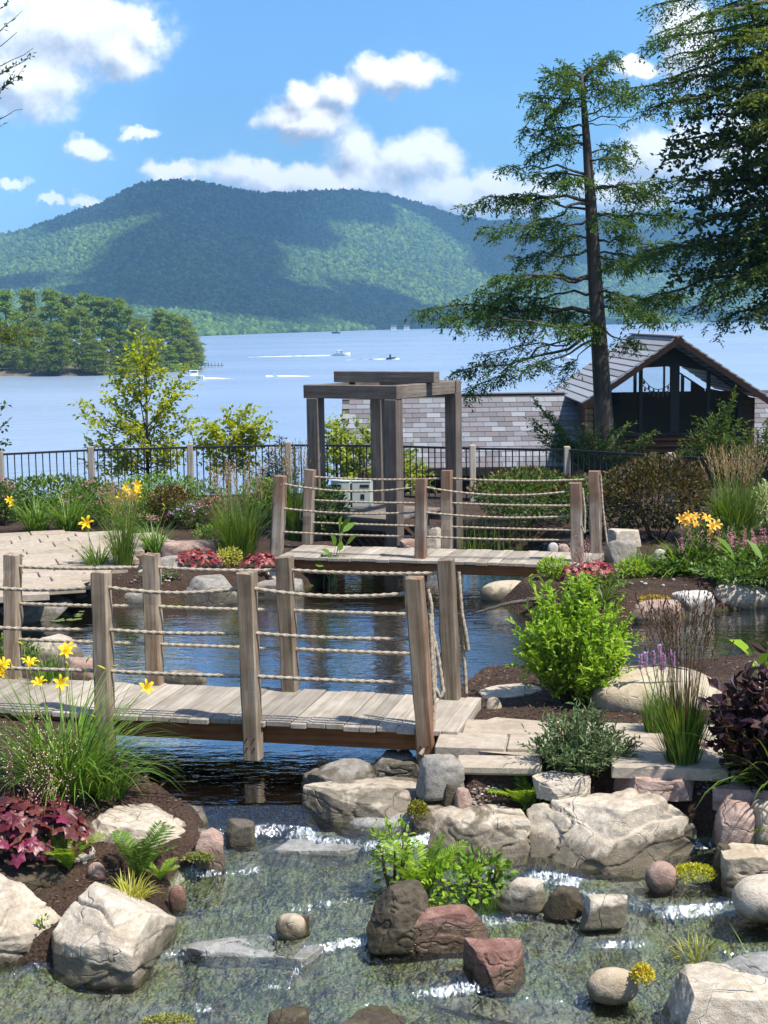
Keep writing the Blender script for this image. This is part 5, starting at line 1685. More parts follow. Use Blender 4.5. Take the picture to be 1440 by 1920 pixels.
for (sy, tx, ty) in [(800, 8, 760), (820, 14, 790), (840, 16, 830), (830, -5, 845), (790, -10, 755)]:
    pl = limb(np.array(D(-54, sy + 20, 26)), np.array(D(tx, ty, 26)), r, 10, sag=.1)
    limbs.append((pl, .012))
    spray(lmC, twigs(pl, 8, .1, .25, .4, r, flat=.5, droop=.1), .06, .10, .06, r, jit=.6)
build_tree('leafy_sapling', 'green leafy sapling at the left edge above the fence', 'tree', t5, np.array([.05, .04, .03, .01]), limbs, [('leaves', lmC, DARKL)], BARK, r)

# --- young yellow-green trees behind the fence
def young(name, label, base, Yd, tips, leafm, seed, dens=1.0, ls=.085, trunkpx=None, twl=(.25, .6)):
    r = np.random.default_rng(seed)
    tpx = trunkpx
    trunk = np.array([tuple(D(x, y, Yd)) for x, y in tpx])
    lmm = M(); limbs = []
    ys_ = [t[1] for t in tpx][::-1]
    for (sy, tx, ty, dz) in tips:
        p0 = np.array([np.interp(sy, ys_, trunk[::-1, j]) for j in range(3)])
        p1 = np.array(D(tx, ty, Yd + dz))
        pl = limb(p0, p1, r, 9, sag=.12, wob=.05)
        limbs.append((pl, .014))
        tw = twigs(pl, int((8 + np.linalg.norm(p1 - p0) * 11) * dens), *twl, .15, r, flat=.6, ang=50, droop=.12)
        spray(lmm, tw, .042, ls * 1.25, ls * .8, r, ang=55, jit=.7)
    rad_ = np.linspace(.045, .008, len(trunk))
    return build_tree(name, label, 'tree', trunk, rad_, limbs, [('leaves', lmm, leafm)], BARK, r)


young('young_birch', 'young yellow green tree with open crown behind the fence on the left', 0, 31.0,
      [(720, 255, 628, .1), (740, 290, 640, -.3), (700, 240, 660, .2), (780, 225, 690, .3), (760, 300, 690, -.2), (800, 345, 695, .2), (800, 362, 720, -.3), (820, 330, 735, .3), (830, 200, 745, -.2), (850, 155, 755, .1), (840, 150, 780, -.3),
       (850, 215, 715, .3), (800, 262, 690, -.5), (860, 300, 770, .5), (860, 350, 770, -.3), (860, 370, 800, .3), (870, 185, 815, .2), (870, 230, 790, -.5), (870, 260, 800, .6), (880, 330, 830, -.4), (880, 210, 845, .3), (880, 280, 840, -.3), (880, 380, 830, .2), (740, 272, 655, .3), (770, 250, 730, -.3), (880, 170, 835, 0), (890, 160, 870, .1), (890, 240, 870, .2), (890, 320, 870, -.2)],
      BIRCH, 3, 1.0, .085, [(280, 970), (277, 880), (275, 780), (274, 700), (268, 640)])
young('bushy_young_tree', 'bushy yellow green small tree behind the fence right of the open one', 0, 31.0,
      [(830, 430, 778, 0), (840, 465, 772, .3), (840, 495, 790, -.2), (850, 505, 805, .1), (850, 390, 795, -.2), (850, 400, 810, .3), (860, 455, 800, -.4), (860, 480, 825, .3), (860, 425, 830, -.3), (870, 380, 835, .2), (870, 450, 850, .3), (880, 405, 870, 0), (880, 470, 870, .1)],
      BIRCH, 5, 1.5, .085, [(425, 970), (427, 900), (430, 840), (435, 800)])
young('small_lime_tree', 'slender lime green sapling behind the fence between the pergola posts', 0, 31.5,
      [(860, 620, 795, 0), (860, 632, 790, .2), (870, 645, 812, -.2), (870, 618, 830, .2), (880, 640, 840, 0), (890, 650, 880, .1), (890, 615, 880, -.1), (870, 630, 855, -.3)], BIRCH2, 7, 1.3, .085, [(632, 980), (632, 900), (630, 850), (628, 810)])
young('small_lime_tree', 'lime green sapling behind the fence just left of the double pergola post', 0, 31.5,
      [(870, 680, 800, 0), (870, 690, 812, .2), (880, 668, 830, -.2), (880, 695, 850, .2), (890, 672, 880, 0), (890, 700, 890, .1), (880, 655, 870, -.1)], BIRCH2, 9, 1.3, .085, [(682, 980), (682, 910), (682, 860), (682, 820)])
young('small_lime_tree', 'low lime green sapling behind the fence right of the double pergola post', 0, 31.5,
      [(900, 765, 845, 0), (900, 780, 870, .2), (900, 755, 880, -.2), (910, 790, 890, .2), (910, 770, 900, 0)], BIRCH2, 10, 1.2, .085, [(772, 980), (772, 920), (770, 880)])

# --- low conifers in front of the boathouse
CONB = leafmat('conifer_bright', (.035, .07, .012), (.075, .125, .018), (.12, .17, .03), trans=.25, rough=.6, spec=.2)


def conifer(name, label, Yd, base, tips, seed, mat=None, step=.03, L=.10):
    r = np.random.default_rng(seed)
    b = np.array(D(*base, Yd))
    lmm = M(); limbs = []
    for (tx, ty, dz) in tips:
        p1 = np.array(D(tx, ty, Yd + dz))
        pl = limb(b + (p1 - b) * .08, p1, r, 10, sag=.06, wob=.02)
        limbs.append((pl, .02))
        tw = twigs(pl, int(8 + np.linalg.norm(p1 - b) * 13), .22, .55, .12, r, flat=.3, ang=48, droop=.1)
        spray(lmm, tw, step, L, L * .35, r, ang=45, jit=.35)
    tr = np.array([b - [0, 0, .6], b, b + [0, 0, .5]])
    return build_tree(name, label, 'shrub', tr, np.array([.05, .045, .02]), limbs, [('foliage', lmm, mat or CONB)], BARK, r)


conifer('low_conifer', 'spreading bright green conifer at the foot of the hemlock', 33.0, (1110, 890),
        [(1003, 752, 0), (1000, 800, .3), (1030, 775, -.3), (1050, 805, .5), (1080, 800, -.5), (1110, 810, .4), (1150, 805, -.3), (1175, 800, .3), (1225, 815, 0), (1200, 835, -.4), (1020, 830, .2), (1060, 835, -.3), (1160, 840, .4), (1100, 840, -.6), (1000, 790, 0), (1228, 850, .3), (1130, 830, .6), (1190, 860, -.2), (1040, 860, .1)], 21)
conifer('low_conifer', 'upright bright green conifer in front of the gable windows', 33.0, (1330, 890),
        [(1376, 742, 0), (1360, 765, .3), (1345, 780, -.3), (1320, 790, .3), (1300, 815, -.3), (1280, 845, .3), (1390, 790, .2), (1350, 820, -.5), (1310, 840, .5), (1370, 830, .4), (1275, 860, 0), (1400, 850, -.2), (1330, 800, 0)], 22)
conifer('low_conifer', 'low bright green conifer at the right edge below the gable', 32.5, (1420, 900),
        [(1440, 795, 0), (1420, 805, .3), (1395, 810, -.3), (1380, 835, .3), (1450, 820, -.3), (1400, 850, .5), (1470, 840, .2), (1430, 840, -.5)], 23)
SPR = leafmat('blue_spruce', (.04, .07, .06), (.08, .12, .10), trans=.15)
conifer('little_spruce', 'small blue green spruce behind the fence left of the pergola', 31.0, (522, 960),
        [(524, 822, 0), (505, 850, .2), (542, 850, -.2), (500, 880, -.2), (548, 882, .2), (495, 905, .3), (552, 905, -.3), (520, 870, .4), (525, 900, -.4)], 24, SPR)

# --- wooded point across the water
PINE = [leafmat('pine_needles_a', (.075, .12, .022), (.16, .23, .034), (.27, .33, .07), trans=.45, rough=.6, spec=.2),
        leafmat('pine_needles_b', (.075, .135, .022), (.15, .25, .034), (.28, .37, .07), trans=.45, rough=.6, spec=.2),
        leafmat('pine_needles_c', (.08, .125, .022), (.16, .235, .036), (.26, .33, .065), trans=.45, rough=.6, spec=.2)]
def pinemesh(seed, h, w, kind, mat):
    r = np.random.default_rng(seed)
    mm = M()
    ncl = 64 if kind == 'pine' else 74
    for i in range(ncl):
        t = (i + r.random()) / ncl
        z = h * (.10 + .88 * t)
        rad = w * (.5 * (1 - t) ** .55 + .08) if kind == 'pine' else w * .55 * math.sqrt(max(.02, 1 - (2 * t - .9) ** 2 * .8))
        a = r.uniform(0, 2 * math.pi)
        rr_ = rad * r.uniform(.45, 1.0)
        c = np.array([math.cos(a) * rr_, math.sin(a) * rr_, z])
        nn = 62
        s = np.array([1.5, 1.5, .42 if kind == 'pine' else .95]) * (w / 9) * r.uniform(.8, 1.3) * (1.2 - .5 * t)
        q = nrm(r.standard_normal((nn, 3))) * (r.random((nn, 1)) ** .4)
        q[:, 2] = np.abs(q[:, 2]) * 1.0 - .25
        Pn = c + q * s
        Dn = q * np.array([1, 1, .5]) + r.standard_normal((nn, 3)) * .5
        Nn = np.array([0, 0, 1.0]) + r.standard_normal((nn, 3)) * .6
        leaves(mm, Pn, Dn, Nn, r.uniform(.45, .95, nn) * w / 9, r.uniform(.3, .55, nn) * w / 9)
    return mm.mesh('crown', mat)


PM = [pinemesh(40 + i, 20, 9, 'pine' if i % 3 else 'round', PINE[i % 3]) for i in range(6)]
tm = M(); tube(tm, [(0, 0, -1), (0, 0, 8), (0, 0, 19)], [.45, .3, .08], 7); tm = tm.mesh('trunk', BARKL, True)
m, n = newmat('point_soil')
pos = n('ShaderNodeNewGeometry').outputs['Position']
out(n, n('ShaderNodeBsdfPrincipled', {'Base Color': n.ramp(n.noise(pos, .3, 4, .6), [(.3, (.05, .045, .02)), (.7, (.16, .12, .08))]), 'Roughness': .9}))
PS = m
pl = [P(-500, 720, LAKE), P(0, 706, LAKE), P(120, 706, LAKE), P(230, 703, LAKE), P(330, 695, LAKE), P(377, 689, LAKE), P(350, 672, LAKE), P(150, 668, LAKE), P(-500, 660, LAKE)]
cen = sum(pl, Vector()) / len(pl)
v = [tuple(p - Vector((0, 0, .6))) for p in pl] + [tuple(cen + (p - cen) * .93 + Vector((0, 0, 1.2))) for p in pl] + [tuple(cen + Vector((0, 0, 4)))]
k = len(pl)
ob('headland', M().add(v, f3=[(k + i, k + (i + 1) % k, 2 * k) for i in range(k)], f4=[(i, (i + 1) % k, k + (i + 1) % k, k + i) for i in range(k)]).mesh('headland', PS, True), kind='structure', label='low wooded point reaching into the lake')
PT = [  # px, base y, top y, kind, label
    (-40, 700, 552, 0), (10, 702, 548, 1), (52, 699, 544, 2), (95, 697, 546, 4), (60, 705, 600, 3), (110, 706, 612, 0), (128, 695, 556, 5), (160, 696, 552, 1), (190, 696, 558, 2), (222, 696, 562, 4), (150, 704, 578, 3), (20, 704, 640, 5),
    (240, 697, 578, 1), (262, 698, 600, 3), (300, 690, 581, 2), (322, 691, 590, 4), (342, 690, 598, 0), (355, 691, 622, 3), (368, 690, 645, 5), (285, 699, 625, 0), (335, 694, 640, 3), (205, 703, 620, 5), (175, 705, 640, 0), (90, 706, 645, 3), (240, 703, 645, 1), (-10, 705, 610, 2), (310, 697, 650, 1), (362, 692, 664, 3)]
PTL = {2: 'tallest round-topped pine at the left of the wooded point', 14: 'tall pale pine standing apart near the tip of the wooded point', 10: 'broad bright green tree in front of the pines on the wooded point',
       18: 'brownish low tree at the very tip of the wooded point', 4: 'rounded green tree at the left shore of the wooded point'}
ORD = ['first', 'second', 'third', 'fourth', 'fifth', 'sixth', 'seventh', 'eighth', 'ninth', 'tenth', 'eleventh', 'twelfth', 'thirteenth', 'fourteenth', 'fifteenth', 'sixteenth', 'seventeenth']
PTN = {}
for row, sel in (('tall pine in the back row of the wooded point, %s from the left', lambda t: t[2] < 605), ('lower tree in the front row of the wooded point, %s from the left', lambda t: t[2] >= 605)):
    for j, i in enumerate(sorted((i for i in range(len(PT)) if sel(PT[i])), key=lambda i: PT[i][0])):
        PTN[i] = row % ORD[j]
rr = random.Random(3)
for i, (px_, by_, ty_, kd) in enumerate(PT):
    b = P(px_, by_, LAKE)
    h = (by_ - ty_) * b.y / F
    o = ob('pine_tree', None, label=PTL.get(i) or PTN[i], cat='tree', group='trees on the wooded point', loc=(b.x, b.y + 3, LAKE + .3), rz=rr.uniform(0, 6))
    s = h / 20
    wsc = max(s, .62) * rr.uniform(.95, 1.2)
    o.scale = (wsc, wsc, s)
    ob('crown', PM[kd], o)
    ob('trunk', tm, o)
# scrub along the shore of the point, one mass
r = np.random.default_rng(9)
mm = M()
for i in range(90):
    b = np.array(P(r.uniform(-60, 374), r.uniform(696, 705) - (12 if r.random() < .2 else 0), LAKE))
    if b[0] > P(250, 700, LAKE).x:
        b = np.array(P(r.uniform(250, 374), r.uniform(690, 699), LAKE))
    nn = 60
    q = nrm(r.standard_normal((nn, 3))) * (r.random((nn, 1)) ** .4) * np.array([1.5, 1.2, 1.3]) * r.uniform(.7, 1.6)
    q[:, 2] = np.abs(q[:, 2])
    leaves(mm, b + q + [0, 2, .3], r.standard_normal((nn, 3)), r.standard_normal((nn, 3)), r.uniform(.4, .8, nn), r.uniform(.3, .5, nn))
ob('shore_scrub', mm.mesh('shore_scrub', PINE[2]), kind='stuff', label='low green scrub along the shore of the wooded point', cat='scrub')
# ------------------------------------------------------------------ garden plants
LM = {
    'grass': leafmat('grass_green', (0.046, 0.098, 0.013), (0.098, 0.182, 0.021), (0.182, 0.260, 0.039), trans=.3),
    'lily': leafmat('lily_green', (0.052, 0.117, 0.013), (0.111, 0.215, 0.023), (0.195, 0.299, 0.039), trans=.35),
    'lime': leafmat('lime_green', (.14, .27, .02), (.25, .40, .03), (.37, .51, .06), trans=.45),
    'limed': leafmat('lime_lower', (0.078, 0.182, 0.013), (0.143, 0.273, 0.023), (0.221, 0.364, 0.033), trans=.4),
    'green': leafmat('shrub_green', (0.036, 0.081, 0.016), (0.078, 0.143, 0.023), (0.143, 0.215, 0.039), trans=.3),
    'sage': leafmat('sage_green', (0.065, 0.117, 0.046), (0.111, 0.176, 0.065), (0.182, 0.247, 0.104), trans=.3),
    'red': leafmat('red_leaf', (.05, .006, .010), (.14, .014, .02), (.28, .05, .05), trans=.25, rough=.4),
    'redlit': leafmat('red_leaf_near', (.035, .006, .012), (.11, .012, .022), (.25, .07, .05), trans=.25, rough=.38),
    'purple': leafmat('purple_leaf', (.014, .006, .009), (.035, .012, .016), (.07, .03, .026), trans=.15, rough=.4),
    'bronze': leafmat('bronze_leaf', (0.026, 0.018, 0.008), (0.078, 0.049, 0.016), (0.182, 0.130, 0.029), trans=.25),
    'ninebark': leafmat('ninebark_leaf', (.024, .022, .010), (.06, .052, .018), (.14, .125, .038), trans=.3),
    'rust': leafmat('rust_leaf', (0.078, 0.039, 0.016), (0.156, 0.091, 0.033), (0.130, 0.156, 0.039), trans=.25),
    'straw': leafmat('straw_plume', (0.195, 0.124, 0.058), (0.325, 0.221, 0.117), (0.468, 0.351, 0.208), trans=.3),
    'brown': leafmat('brown_stem', (.06, .035, .018), (.12, .07, .035), trans=.1),
    'fern': leafmat('fern_green', (0.117, 0.221, 0.016), (0.221, 0.351, 0.033), (0.338, 0.468, 0.065), trans=.4),
    'yellowgrass': leafmat('yellow_grass', (.25, .27, .03), (.42, .42, .06), (.55, .52, .14), trans=.35),
    'yellow': leafmat('yellow_petal', (.75, .50, .01), (.85, .62, .02), trans=.35),
    'gold': leafmat('gold_petal', (.75, .40, .04), (.85, .55, .10), trans=.3),
    'pink': leafmat('pink_flower', (.42, .16, .22), (.62, .34, .40), trans=.3),
    'palepink': leafmat('pale_pink_flower', (.55, .33, .28), (.75, .55, .50), trans=.3),
    'violet': leafmat('violet_flower', (.42, .22, .58), (.70, .52, .80), trans=.3),
    'white': leafmat('white_variegated', (.16, .26, .07), (.42, .48, .25), (.66, .68, .48), trans=.3),
    'stem': leafmat('green_stem', (.09, .14, .02), (.15, .20, .03), trans=.1),
}


def blades(m, B, az, L, lean, arch, w, seg=6):
    B = np.asarray(B, float)
    k = len(B)
    L, lean, arch, w, az = (np.broadcast_to(np.asarray(q, float), (k,)) for q in (L, lean, arch, w, az))
    s = (np.arange(seg) + .5) / seg
    th = lean[:, None] + arch[:, None] * s[None] ** 1.4
    st = L[:, None] / seg
    hx = np.concatenate([np.zeros((k, 1)), np.cumsum(np.sin(th) * st, 1)], 1)
    hz = np.concatenate([np.zeros((k, 1)), np.cumsum(np.cos(th) * st, 1)], 1)
    d = np.stack([np.cos(az), np.sin(az)], 1)
    pts = np.concatenate([B[:, None, :2] + d[:, None, :] * hx[..., None], (B[:, None, 2:3] + hz[..., None])], 2)
    sd = np.stack([-np.sin(az), np.cos(az), np.zeros(k)], 1)
    t = np.linspace(0, 1, seg + 1)
    wd = w[:, None] * np.clip(1.05 - t[None] ** 1.8, .06, 1) * (.6 + .4 * np.minimum(1, t * 5))[None]
    tw = sd[:, None, :] * wd[..., None] * .5
    v = np.stack([pts - tw, pts + tw], 2).reshape(k, -1, 3)
    i = np.arange(seg) * 2
    f = np.stack([i, i + 1, i + 3, i + 2], 1)
    F_ = (np.arange(k) * (2 * (seg + 1)))[:, None, None] + f[None]
    m.add(v.reshape(-1, 3), f4=F_.reshape(-1, 4))
    return pts[:, -1]


def basept(px, py):
    g_ = G(px, py)
    return g_, g_.y / F


def clump(r, c, n_, rad):
    a = r.uniform(0, 2 * math.pi, n_); q = np.sqrt(r.random(n_)) * rad
    return np.stack([c[0] + np.cos(a) * q, c[1] + np.sin(a) * q, np.full(n_, c[2] - .02)], 1), a + r.normal(0, .5, n_)


PET = {}


def lilymesh(mat, key):
    if key in PET:
        return PET[key]
    mm = M()
    for i in range(6):
        a = i * math.pi / 3
        ww = .034 if i % 2 else .024
        c, s = math.cos(a), math.sin(a)
        pr = [(.006, 0, .008), (.016, .03, ww * .7), (.038, .055, ww), (.064, .062, ww * .75), (.078, .050, .004)]
        v = []
        for (rr_, z, w_) in pr:
            for sg in (-1, 0, 1):
                v.append((c * rr_ - s * sg * w_ * .5, s * rr_ + c * sg * w_ * .5, z + (.004 if sg == 0 else 0) * -1))
        f = [(q * 3 + j, q * 3 + j + 1, q * 3 + 4 + j, q * 3 + 3 + j) for q in range(4) for j in range(2)]
        mm.add(v, f4=f)
    for i in range(4):
        a = i * 1.6
        blades(mm, [(0, 0, .01)], [a], [.06], [.15], [.2], [.004], 3)
    PET[key] = mm.mesh('flower', mat, True)
    return PET[key]


def budmesh():
    if 'bud' not in PET:
        mm = M(); tube(mm, [(0, 0, 0), (0, 0, .02), (0, 0, .05), (0, 0, .075)], [.004, .009, .009, .002], 6)
        PET['bud'] = mm.mesh('bud', leafmat('lily_bud', (.35, .36, .03), (.55, .48, .03), trans=.2), True)
    return PET['bud']


def put(o, loc, dirv, s=1.0):
    o.location = loc
    o.rotation_mode = 'QUATERNION'
    o.rotation_quaternion = Vector((0, 0, 1)).rotation_difference(Vector(dirv))
    o.scale = (s, s, s)
    return o


def daylily(label, px, py, wpx, hpx, n_, seed, flowers=(), fm='yellow', leafk='lily', w=.016, fs=1.0, buds=0, lean=(.1, .7), arch=(.5, 1.9), hs=None):
    r = np.random.default_rng(seed)
    c, k = basept(px, py)
    mm = M()
    n_ = int(n_ * 1.7)
    w *= 1.15
    B, az = clump(r, c, n_, wpx * k * .16)
    L = r.uniform(.55, 1.15, n_) * hpx * k * 1.15
    blades(mm, B, az, L, r.uniform(*lean, n_), r.uniform(*arch, n_), r.uniform(.7, 1.2, n_) * w)
    root = ob('daylily', None, label=label, cat='daylily', loc=c)
    me = mm.mesh('foliage', LM[leafk])
    ob('foliage', me, root).matrix_local = Matrix.Translation(-c)
    for i, (fx, fy) in enumerate(flowers):
        p = D(fx, fy, c.y + r.uniform(-.12, .12))
        b0_ = Vector(B[r.integers(n_)])
        mid = (b0_ + p) / 2 + Vector((r.normal(0, .02), r.normal(0, .02), .03))
        sm = M(); tube(sm, [b0_ - c, mid - c, p - c], [.004, .0035, .0025], 5)
        st_ = ob('stalk', sm.mesh('stalk', LM['stem'], True), root)
        is_bud = i >= len(flowers) - buds
        f_ = ob('bud' if is_bud else 'flower', budmesh() if is_bud else lilymesh(LM[fm], fm), root)
        put(f_, p - c, (r.normal(0, .6), -abs(r.normal(.5, .4)), r.uniform(.3, .9)), fs * r.uniform(.85, 1.15))
    return root


def feather(label, px, py, wpx, hpx, n_, seed, plume=.5, mat='grass', pm='straw', w=.008, spread=.28, arch=.5, ph=1.0):
    """upright ornamental grass: leaves plus taller flowering stems"""
    r = np.random.default_rng(seed)
    c, k = basept(px, py)
    W_, H_ = wpx * k, hpx * k
    n_ = int(n_ * 1.6)
    w *= 1.2
    root = ob('ornamental_grass', None, label=label, cat='grass', loc=c)
    mm = M()
    B, az = clump(r, (0, 0, 0), n_, W_ * .16)
    blades(mm, B, az, r.uniform(.4, .8, n_) * H_, np.abs(r.normal(0, spread, n_)), r.uniform(0, arch * 2.4, n_), w)
    ob('foliage', mm.mesh('foliage', LM[mat]), root)
    np_ = int(n_ * plume * .6)
    if np_:
        mm = M(); m2 = M()
        B, az = clump(r, (0, 0, 0), np_, W_ * .14)
        ln = np.abs(r.normal(.06, spread * .55, np_)); ar = r.uniform(0, .25, np_); LL = r.uniform(.8, 1.05, np_) * H_ * ph
        tip = blades(mm, B, az, LL, ln, ar, w * .45, 5)
        ob('flower_stems', mm.mesh('flower_stems', LM['stem'] if pm == 'straw' else LM['brown']), root)
        kk = 10
        Ps = np.repeat(tip, kk, 0); j = np.tile(np.linspace(0, 1, kk), np_)
        th = np.repeat(ln + ar * .9, kk); aa = np.repeat(az, kk)
        dv = np.stack([np.sin(th) * np.cos(aa), np.sin(th) * np.sin(aa), np.cos(th)], 1)
        Ps = Ps - dv * (j * H_ * .22)[:, None]
        leaves(m2, Ps, dv + r.standard_normal(dv.shape) * .22, r.standard_normal(dv.shape), r.uniform(.03, .06, len(Ps)) * H_ / 1.0, w * .8)
        ob('plumes', m2.mesh('plumes', LM[pm]), root)
    return root


def shrub(label, px, py, wpx, hpx, n_, L, W, mat, seed, name='shrub', cat='shrub', flowers=None, six=True, depth=.8, z0=.1, up=.35, stems=7, flat=False, fl=(60, .02), shape=2.0, tmix=None):
    r = np.random.default_rng(seed)
    c, k = basept(px, py)
    W_, H_ = wpx * k / 2, hpx * k
    if c.y > 18:
        n_ = int(n_ * 1.7); L *= 1.25; W *= 1.35; W_ *= 1.1
    root = ob(name, None, label=label, cat=cat, loc=c)
    def pts(nn, lo=.35):
        q = nrm(r.standard_normal((nn, 3)))
        rad = r.uniform(lo ** 3, 1, nn) ** (1 / 3)
        lump = 1 + .22 * fbm(q[:, 0] * 2.2 + seed, q[:, 1] * 2.2, q[:, 2] * 2.2, 2, seed)
        q = q * (rad * lump)[:, None]
        return q
    q = pts(n_)
    Pn = q * np.array([W_, W_ * depth, H_ * (.5 - z0 / 2)]) + np.array([0, 0, H_ * (.5 + z0 / 2)])
    Dn = nrm(q) + np.array([0, 0, up]) + r.standard_normal((n_, 3)) * .45
    Nn = np.array([0, 0, 1.0]) + nrm(q) * .5 + r.standard_normal((n_, 3)) * .4
    mm = M(); leaves(mm, Pn, Dn, Nn, r.uniform(.65, 1.25, n_) * L, r.uniform(.7, 1.2, n_) * W, six=six)
    ob('foliage', mm.mesh('foliage', LM[mat] if isinstance(mat, str) else mat), root)
    if tmix:
        qq = pts(n_ // 3, .9)
        qq = qq[qq[:, 2] > .1]
        Pn = qq * np.array([W_, W_ * depth, H_ * (.5 - z0 / 2)]) * 1.03 + np.array([0, 0, H_ * (.5 + z0 / 2)])
        mm = M(); leaves(mm, Pn, nrm(qq) + np.array([0, 0, .6]) + r.standard_normal(qq.shape) * .4, np.array([0, 0, 1.0]) + r.standard_normal(qq.shape) * .5, L, W, six=six)
        ob('new_growth', mm.mesh('new_growth', LM[tmix]), root)
    mm = M()
    for i in range(stems):
        a = r.uniform(0, 6.28)
        e = np.array([math.cos(a) * W_ * .6, math.sin(a) * W_ * .5, H_ * r.uniform(.6, .85)])
        tube(mm, limb((math.cos(a) * W_ * .1, math.sin(a) * W_ * .1, -.03), e, r, 6, .08), np.linspace(.006, .003, 6) * (1 + H_), 5)
    ob('stems', mm.mesh('stems', LM['brown'], True), root)
    if flowers:
        fmat, cnt, fr_ = flowers
        mm = M()
        qq = pts(cnt, .95); qq[:, 2] = np.abs(qq[:, 2]); qq[:, 1] = -np.abs(qq[:, 1]) * np.where(r.random(cnt) < .7, 1, -1)
        Pn = qq * np.array([W_, W_ * depth, H_ * .5]) * 1.02 + np.array([0, 0, H_ * .52])
        kk = 16
        PP = np.repeat(Pn, kk, 0) + r.standard_normal((cnt * kk, 3)) * np.array([fr_, fr_, fr_ * .4])
        leaves(mm, PP, r.standard_normal(PP.shape), np.array([0, 0, 1.0]) + r.standard_normal(PP.shape) * .5, fr_ * .7, fr_ * .6)
        ob('flower_heads', mm.mesh('flower_heads', LM[fmat]), root)
    return root


def shoots(label, px, py, wpx, hpx, n_, L, W, mat, seed, name='shrub', step=.03, t0=.25, bow=.25, top=1.0, jit=.45, ang=50):
    """shrub grown as leafy shoots fanning from the base to an uneven dome"""
    r = np.random.default_rng(seed)
    c, k = basept(px, py)
    W_, H_ = wpx * k / 2, hpx * k
    root = ob(name, None, label=label, cat='shrub', loc=c)
    tw = []; sm = M()
    for i in range(n_):
        a = r.uniform(0, 6.28); q = math.sqrt(r.random())
        h_ = H_ * (1 - .55 * q ** 2.2) * r.uniform(.72, 1.04) * top
        e = np.array([math.cos(a) * q * W_, math.sin(a) * q * W_ * .85, h_])
        b = np.array([e[0] * .12, e[1] * .12, -.02])
        t = np.linspace(0, 1, 8)[:, None]
        p = b + (e - b) * t
        p[:, :2] += (e[:2] - b[:2])[None] * (bow * np.sin(t * math.pi)) * .5
        p += np.cumsum(r.standard_normal((8, 3)) * .006, 0)
        tube(sm, p, np.linspace(.006, .002, 8), 4)
        tw.append(p[int(t0 * 8):])
        for _ in range(2):
            j = r.integers(3, 7)
            v = (p[j] - p[j - 1]) / np.linalg.norm(p[j] - p[j - 1]) + r.standard_normal(3) * .5
            tw.append(p[j] + v[None] * np.linspace(0, H_ * .16, 4)[:, None])
    mm = M(); spray(mm, tw, step, L, W, r, ang=ang, jit=jit, six=True)
    ob('foliage', mm.mesh('foliage', LM[mat]), root)
    ob('stems', sm.mesh('stems', LM['brown'], True), root)
    return root


def heucherameshes(mat):
    res = []
    for sd in range(3):
        r = np.random.default_rng(sd + 5)
        k = 15
        ring = []
        for i in range(k):
            a = -2.6 + 5.2 * i / (k - 1)
            rr_ = .5 + (.16 if i % 3 == 1 else -.05) + r.normal(0, .03)
            ring.append((math.cos(a) * rr_ + .25, math.sin(a) * rr_, r.normal(0, .05) - .12 * abs(math.sin(a)) ** 2))
        mid = [(x * .5 + .06, y * .5, .05 + r.normal(0, .02)) for x, y, z in ring]
        v = [(0, 0, 0)] + mid + ring
        f3 = [(0, 1 + i, 2 + i) for i in range(k - 1)]
        f4 = [(1 + i, 1 + k + i, 2 + k + i, 2 + i) for i in range(k - 1)]
        res.append(M().add(v, f3=f3, f4=f4).mesh('leaf', mat, True))
    return res


def objleaf(name, ramps, trans=.25, rough=.4):
    m, n = newmat(name)
    oi = n('ShaderNodeObjectInfo').outputs['Random']
    tcn = n('ShaderNodeTexCoord').outputs['Object']
    c = n.ramp(oi, ramps)
    c = n.mix(n.math('MULTIPLY', n.step(n.noise(tcn, 6., 3, .6), .45, .65), .45), c, (.03, .008, .012))
    pb = n('ShaderNodeBsdfPrincipled', {'Base Color': c, 'Roughness': rough, 'Specular IOR Level': .4})
    tr = n('ShaderNodeBsdfTranslucent', {'Color': n.mix(1.0, c, (1.6, 1.1, .9), 'MULTIPLY')})
    out(n, n('ShaderNodeMixShader', {0: trans, 1: pb.outputs[0], 2: tr.outputs[0]}))
    return m


HEU = heucherameshes(objleaf('coral_bells_leaf', [(0, (.05, .006, .012)), (.25, (.11, .009, .018)), (.45, (.16, .045, .035)), (.65, (.08, .02, .022)), (.82, (.22, .025, .07)), (1, (.22, .095, .06))]))
HEUF = heucherameshes(objleaf('coral_bells_far', [(0, (.16, .02, .025)), (.4, (.30, .05, .05)), (.7, (.42, .13, .11)), (1, (.22, .02, .03))]))


